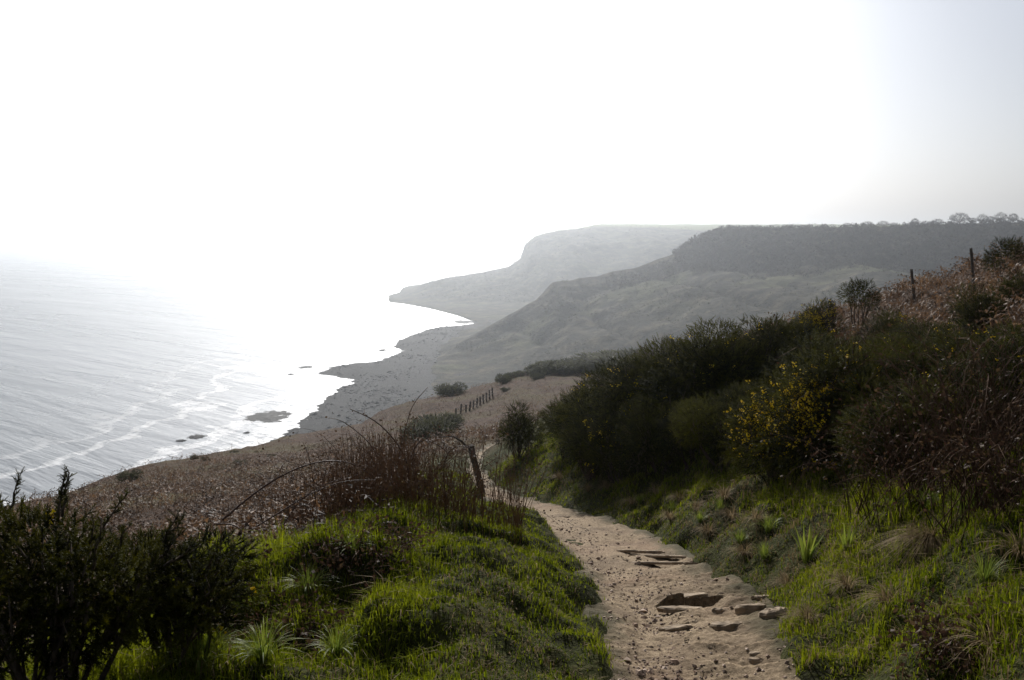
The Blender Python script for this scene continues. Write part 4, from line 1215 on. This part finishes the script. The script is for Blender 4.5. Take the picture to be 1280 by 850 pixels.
i = rng.integers(int(NVh * .40), int(NVh * .80), 3000); j = rng.integers(int(NUh * .15), int(NUh * .95), 3000)
pts = hd[i, j] + rng.normal(0, 6, (3000, 3)) * np.array([1, 1, 0]); pts = pts[pts[:, 2] > 6]
o = mass('headland_scrub', pts, rng.uniform(1.5, 3.5, len(pts)), 'scrub', rng.uniform(0, 1, len(pts)), 10, .6, 821)
tag(o, 'pale hazy scrub on the slopes of the farthest headland', 'scrub', kind='stuff')

def bare_tree(name, h, w, seed):
    r_ = np.random.default_rng(seed); tk = MB(); cr_ = MB()
    lean = r_.uniform(.05, .25)
    th = h * .16
    tk.tube(np.array([(0, 0, -1), (0, 0, 0), (lean * th * .5, 0, th * .6), (lean * th, 0, th)]), [.42, .38, .28, .24], 7)
    ends = []
    for k_ in range(11):
        an = k_ * 2.4 + r_.uniform(0, .5); up_ = r_.uniform(.35, 1.0)
        e_ = np.array([math.cos(an) * w * .5 * r_.uniform(.5, .95) + lean * h * .6, math.sin(an) * w * .45 * r_.uniform(.4, .9), th + (h - th) * up_])
        mid = np.array([lean * th, 0, th]) * .5 + e_ * .5 + np.array([0, 0, .12 * h])
        s_ = np.linspace(0, 1, 5)[:, None]; p0 = np.array([lean * th, 0, th * .9])
        C3 = p0 * (1 - s_) ** 2 + 2 * mid * s_ * (1 - s_) + e_ * s_ ** 2
        tk.tube(C3, np.linspace(.16, .05, 5), 4); ends += [C3[2], C3[3], C3[4]]
    ends = np.array(ends)
    for k_ in range(620):
        q_ = norm(r_.normal(0, 1, 3)) * r_.uniform(.45, 1) ** .5; p = np.array([q_[0] * w * .46 + lean * h * .5, q_[1] * w * .42, th + (h - th) * (.42 + .55 * q_[2] * (1 if q_[2] > 0 else .6))])
        d_ = norm(r_.normal(0, 1, 3) + np.array([.2, 0, .5])) * w * r_.uniform(.05, .12)
        sd_ = norm(np.cross(d_, r_.normal(0, 1, 3))) * .12
        cr_.add(np.array([p - sd_, p + sd_, p + d_ * .6 + sd_ * .8, p + d_]), None, [(0, 1, 2), (0, 2, 3)], r_.uniform(0, 1))
    return tk.data(name + '_trunk', M['twig'], True), cr_.data(name + '_crown', M['wood_far'])
TREES = [bare_tree('bare_tree', 9, 13, 901), bare_tree('bare_tree', 8, 17, 902), bare_tree('bare_tree', 7, 9, 903)]
SKY_T = [(1198, 15, 28, 1, 'widest bare windblown tree on the far plateau skyline'), (1228, 13, 15, 0, None), (1250, 14, 18, 0, None), (1266, 13, 15, 2, None), (1172, 9, 18, 1, None), (1142, 10, 11, 2, None),
         (1132, 7, 5, 2, None), (1104, 9, 17, 1, None), (1083, 8, 18, 1, None), (1240, 10, 12, 2, None), (1213, 8, 12, 2, None), (1156, 7, 12, 0, None), (1118, 6, 10, 2, None), (1060, 6, 14, 1, None), (1003, 5, 16, 1, None),
         (985, 4.5, 14, 1, None), (965, 4, 12, 0, None), (1030, 4.5, 18, 1, None)]
crest_row = int(round(2 / 7 * (NVs - 1)))
for i, (px, hp, wp, kd_, lab) in enumerate(SKY_T):
    cr_pts = spur[crest_row - 3]
    pxs = 640 + F * cr_pts[:, 0] / (cr_pts[:, 1] * math.cos(PITCH) + (cr_pts[:, 2] - CZ) * -math.sin(PITCH))
    j = int(np.argmin(np.abs(pxs - px))); p = cr_pts[j]; sc_ = p[1] / F
    hh = (9, 8, 7)[kd_]; ww = (13, 17, 9)[kd_]
    e_ = obj('bare_tree', None, None, p - np.array([0, 0, .8]), (0, 0, rng.uniform(-.4, .4)), (wp * sc_ / ww, wp * sc_ / ww, hp * sc_ / hh))
    tag(e_, lab or 'small bare windblown tree in the line on the far plateau skyline', 'tree', None if lab else 'trees on the plateau skyline')
    obj('trunk', TREES[kd_][0], e_); c_ = obj('crown', TREES[kd_][1], e_)

kb = np.flatnonzero((bz_beach.ravel() > .15) & (sd_beach.ravel() < 130) & (gy_beach.ravel() < 1300))
kb = rng.choice(kb, 5200, p=(lambda w__: w__ / w__.sum())(np.clip(.4 + 1.5 * fbm(gx_beach.ravel()[kb] * .03, gy_beach.ravel()[kb] * .03, 4, 171), .03, 2)))
pts = np.stack([gx_beach.ravel()[kb] + rng.normal(0, .6, len(kb)), gy_beach.ravel()[kb] + rng.normal(0, .8, len(kb)), bz_beach.ravel()[kb]], -1)
sz_ = np.clip(rng.lognormal(math.log(.8), .5, len(kb)), .4, 3.0)
V, Fc = replicate(oct_v * np.array([1, 1, .9]), oct_f, pts, frames(np.stack([rng.normal(0, .4, len(kb)), rng.normal(0, .4, len(kb)), np.ones(len(kb))], -1)), sz_)
o = obj('boulders', mesh_data('boulders', V, Fc, M['boulder'], False, {'tone': np.repeat(rng.uniform(0, 1, len(kb)), 6)})); tag(o, 'grey boulders strewn over the beach below the hill', 'boulders', kind='stuff')

# ---------------------------------------------------------------- reefs awash off the beach
REEFS = [(336, 520, 60, 17, 'largest dark reef awash in the surf off the beach'), (246, 546, 24, 6, 'low dark reef nearest the bracken slope in the shallows'), (226, 551, 14, 3, 'tiny reef beside the low dark one in the shallows'),
         (578, 402.5, 26, 5, 'dark reef inside the small bay below the headland'), (383, 459, 18, 3, 'thin reef off the point of the shingle spit'), (478, 438, 9, 3, 'small lone reef off the second shingle point'),
         (309, 541, 8, 2.5, 'small reef just shoreward of the largest one'), (364, 468, 8, 1.6, 'speck of reef beside the thin one off the spit')]
for i, (px, py, wp, hp, lab) in enumerate(REEFS):
    c = on_level(px, py, 0); a_, b_ = on_level(px - wp / 2, py, 0), on_level(px + wp / 2, py, 0); n_, f_ = on_level(px, py + hp / 2, 0), on_level(px, py - hp / 2, 0)
    wx, wy = (b_ - a_)[0] / 2, (f_ - n_)[1] / 2
    nr, na = 12, 64
    rr, aa = np.meshgrid(np.linspace(0, 1, nr) ** .8, np.linspace(0, 2 * math.pi, na, endpoint=False), indexing='ij')
    rag = 1 + .45 * fbm(np.cos(aa) * 2.2 + i * 7, np.sin(aa) * 2.2, 4, 151)
    X, Y = np.cos(aa) * rr * rag * wx, np.sin(aa) * rr * rag * wy
    sc_ = max(wx, 3)
    Z = (1 - rr ** 1.5) * .7 + .55 * fbm(X / sc_ * 5 + i, Y / sc_ * 5, 4, 161) - .12 - .5 * (rr > .97)
    ii = np.arange((nr - 1) * na).reshape(nr - 1, na)
    q = np.stack([ii, np.roll(ii, -1, 1), np.roll(ii, -1, 1) + na, ii + na], -1).reshape(-1, 4)
    o_ = obj('reef', mesh_data('reef', np.stack([X, Y, Z], -1).reshape(-1, 3), q, M['reef'], True), None, (c[0], c[1], 0)); tag(o_, lab, 'reef')
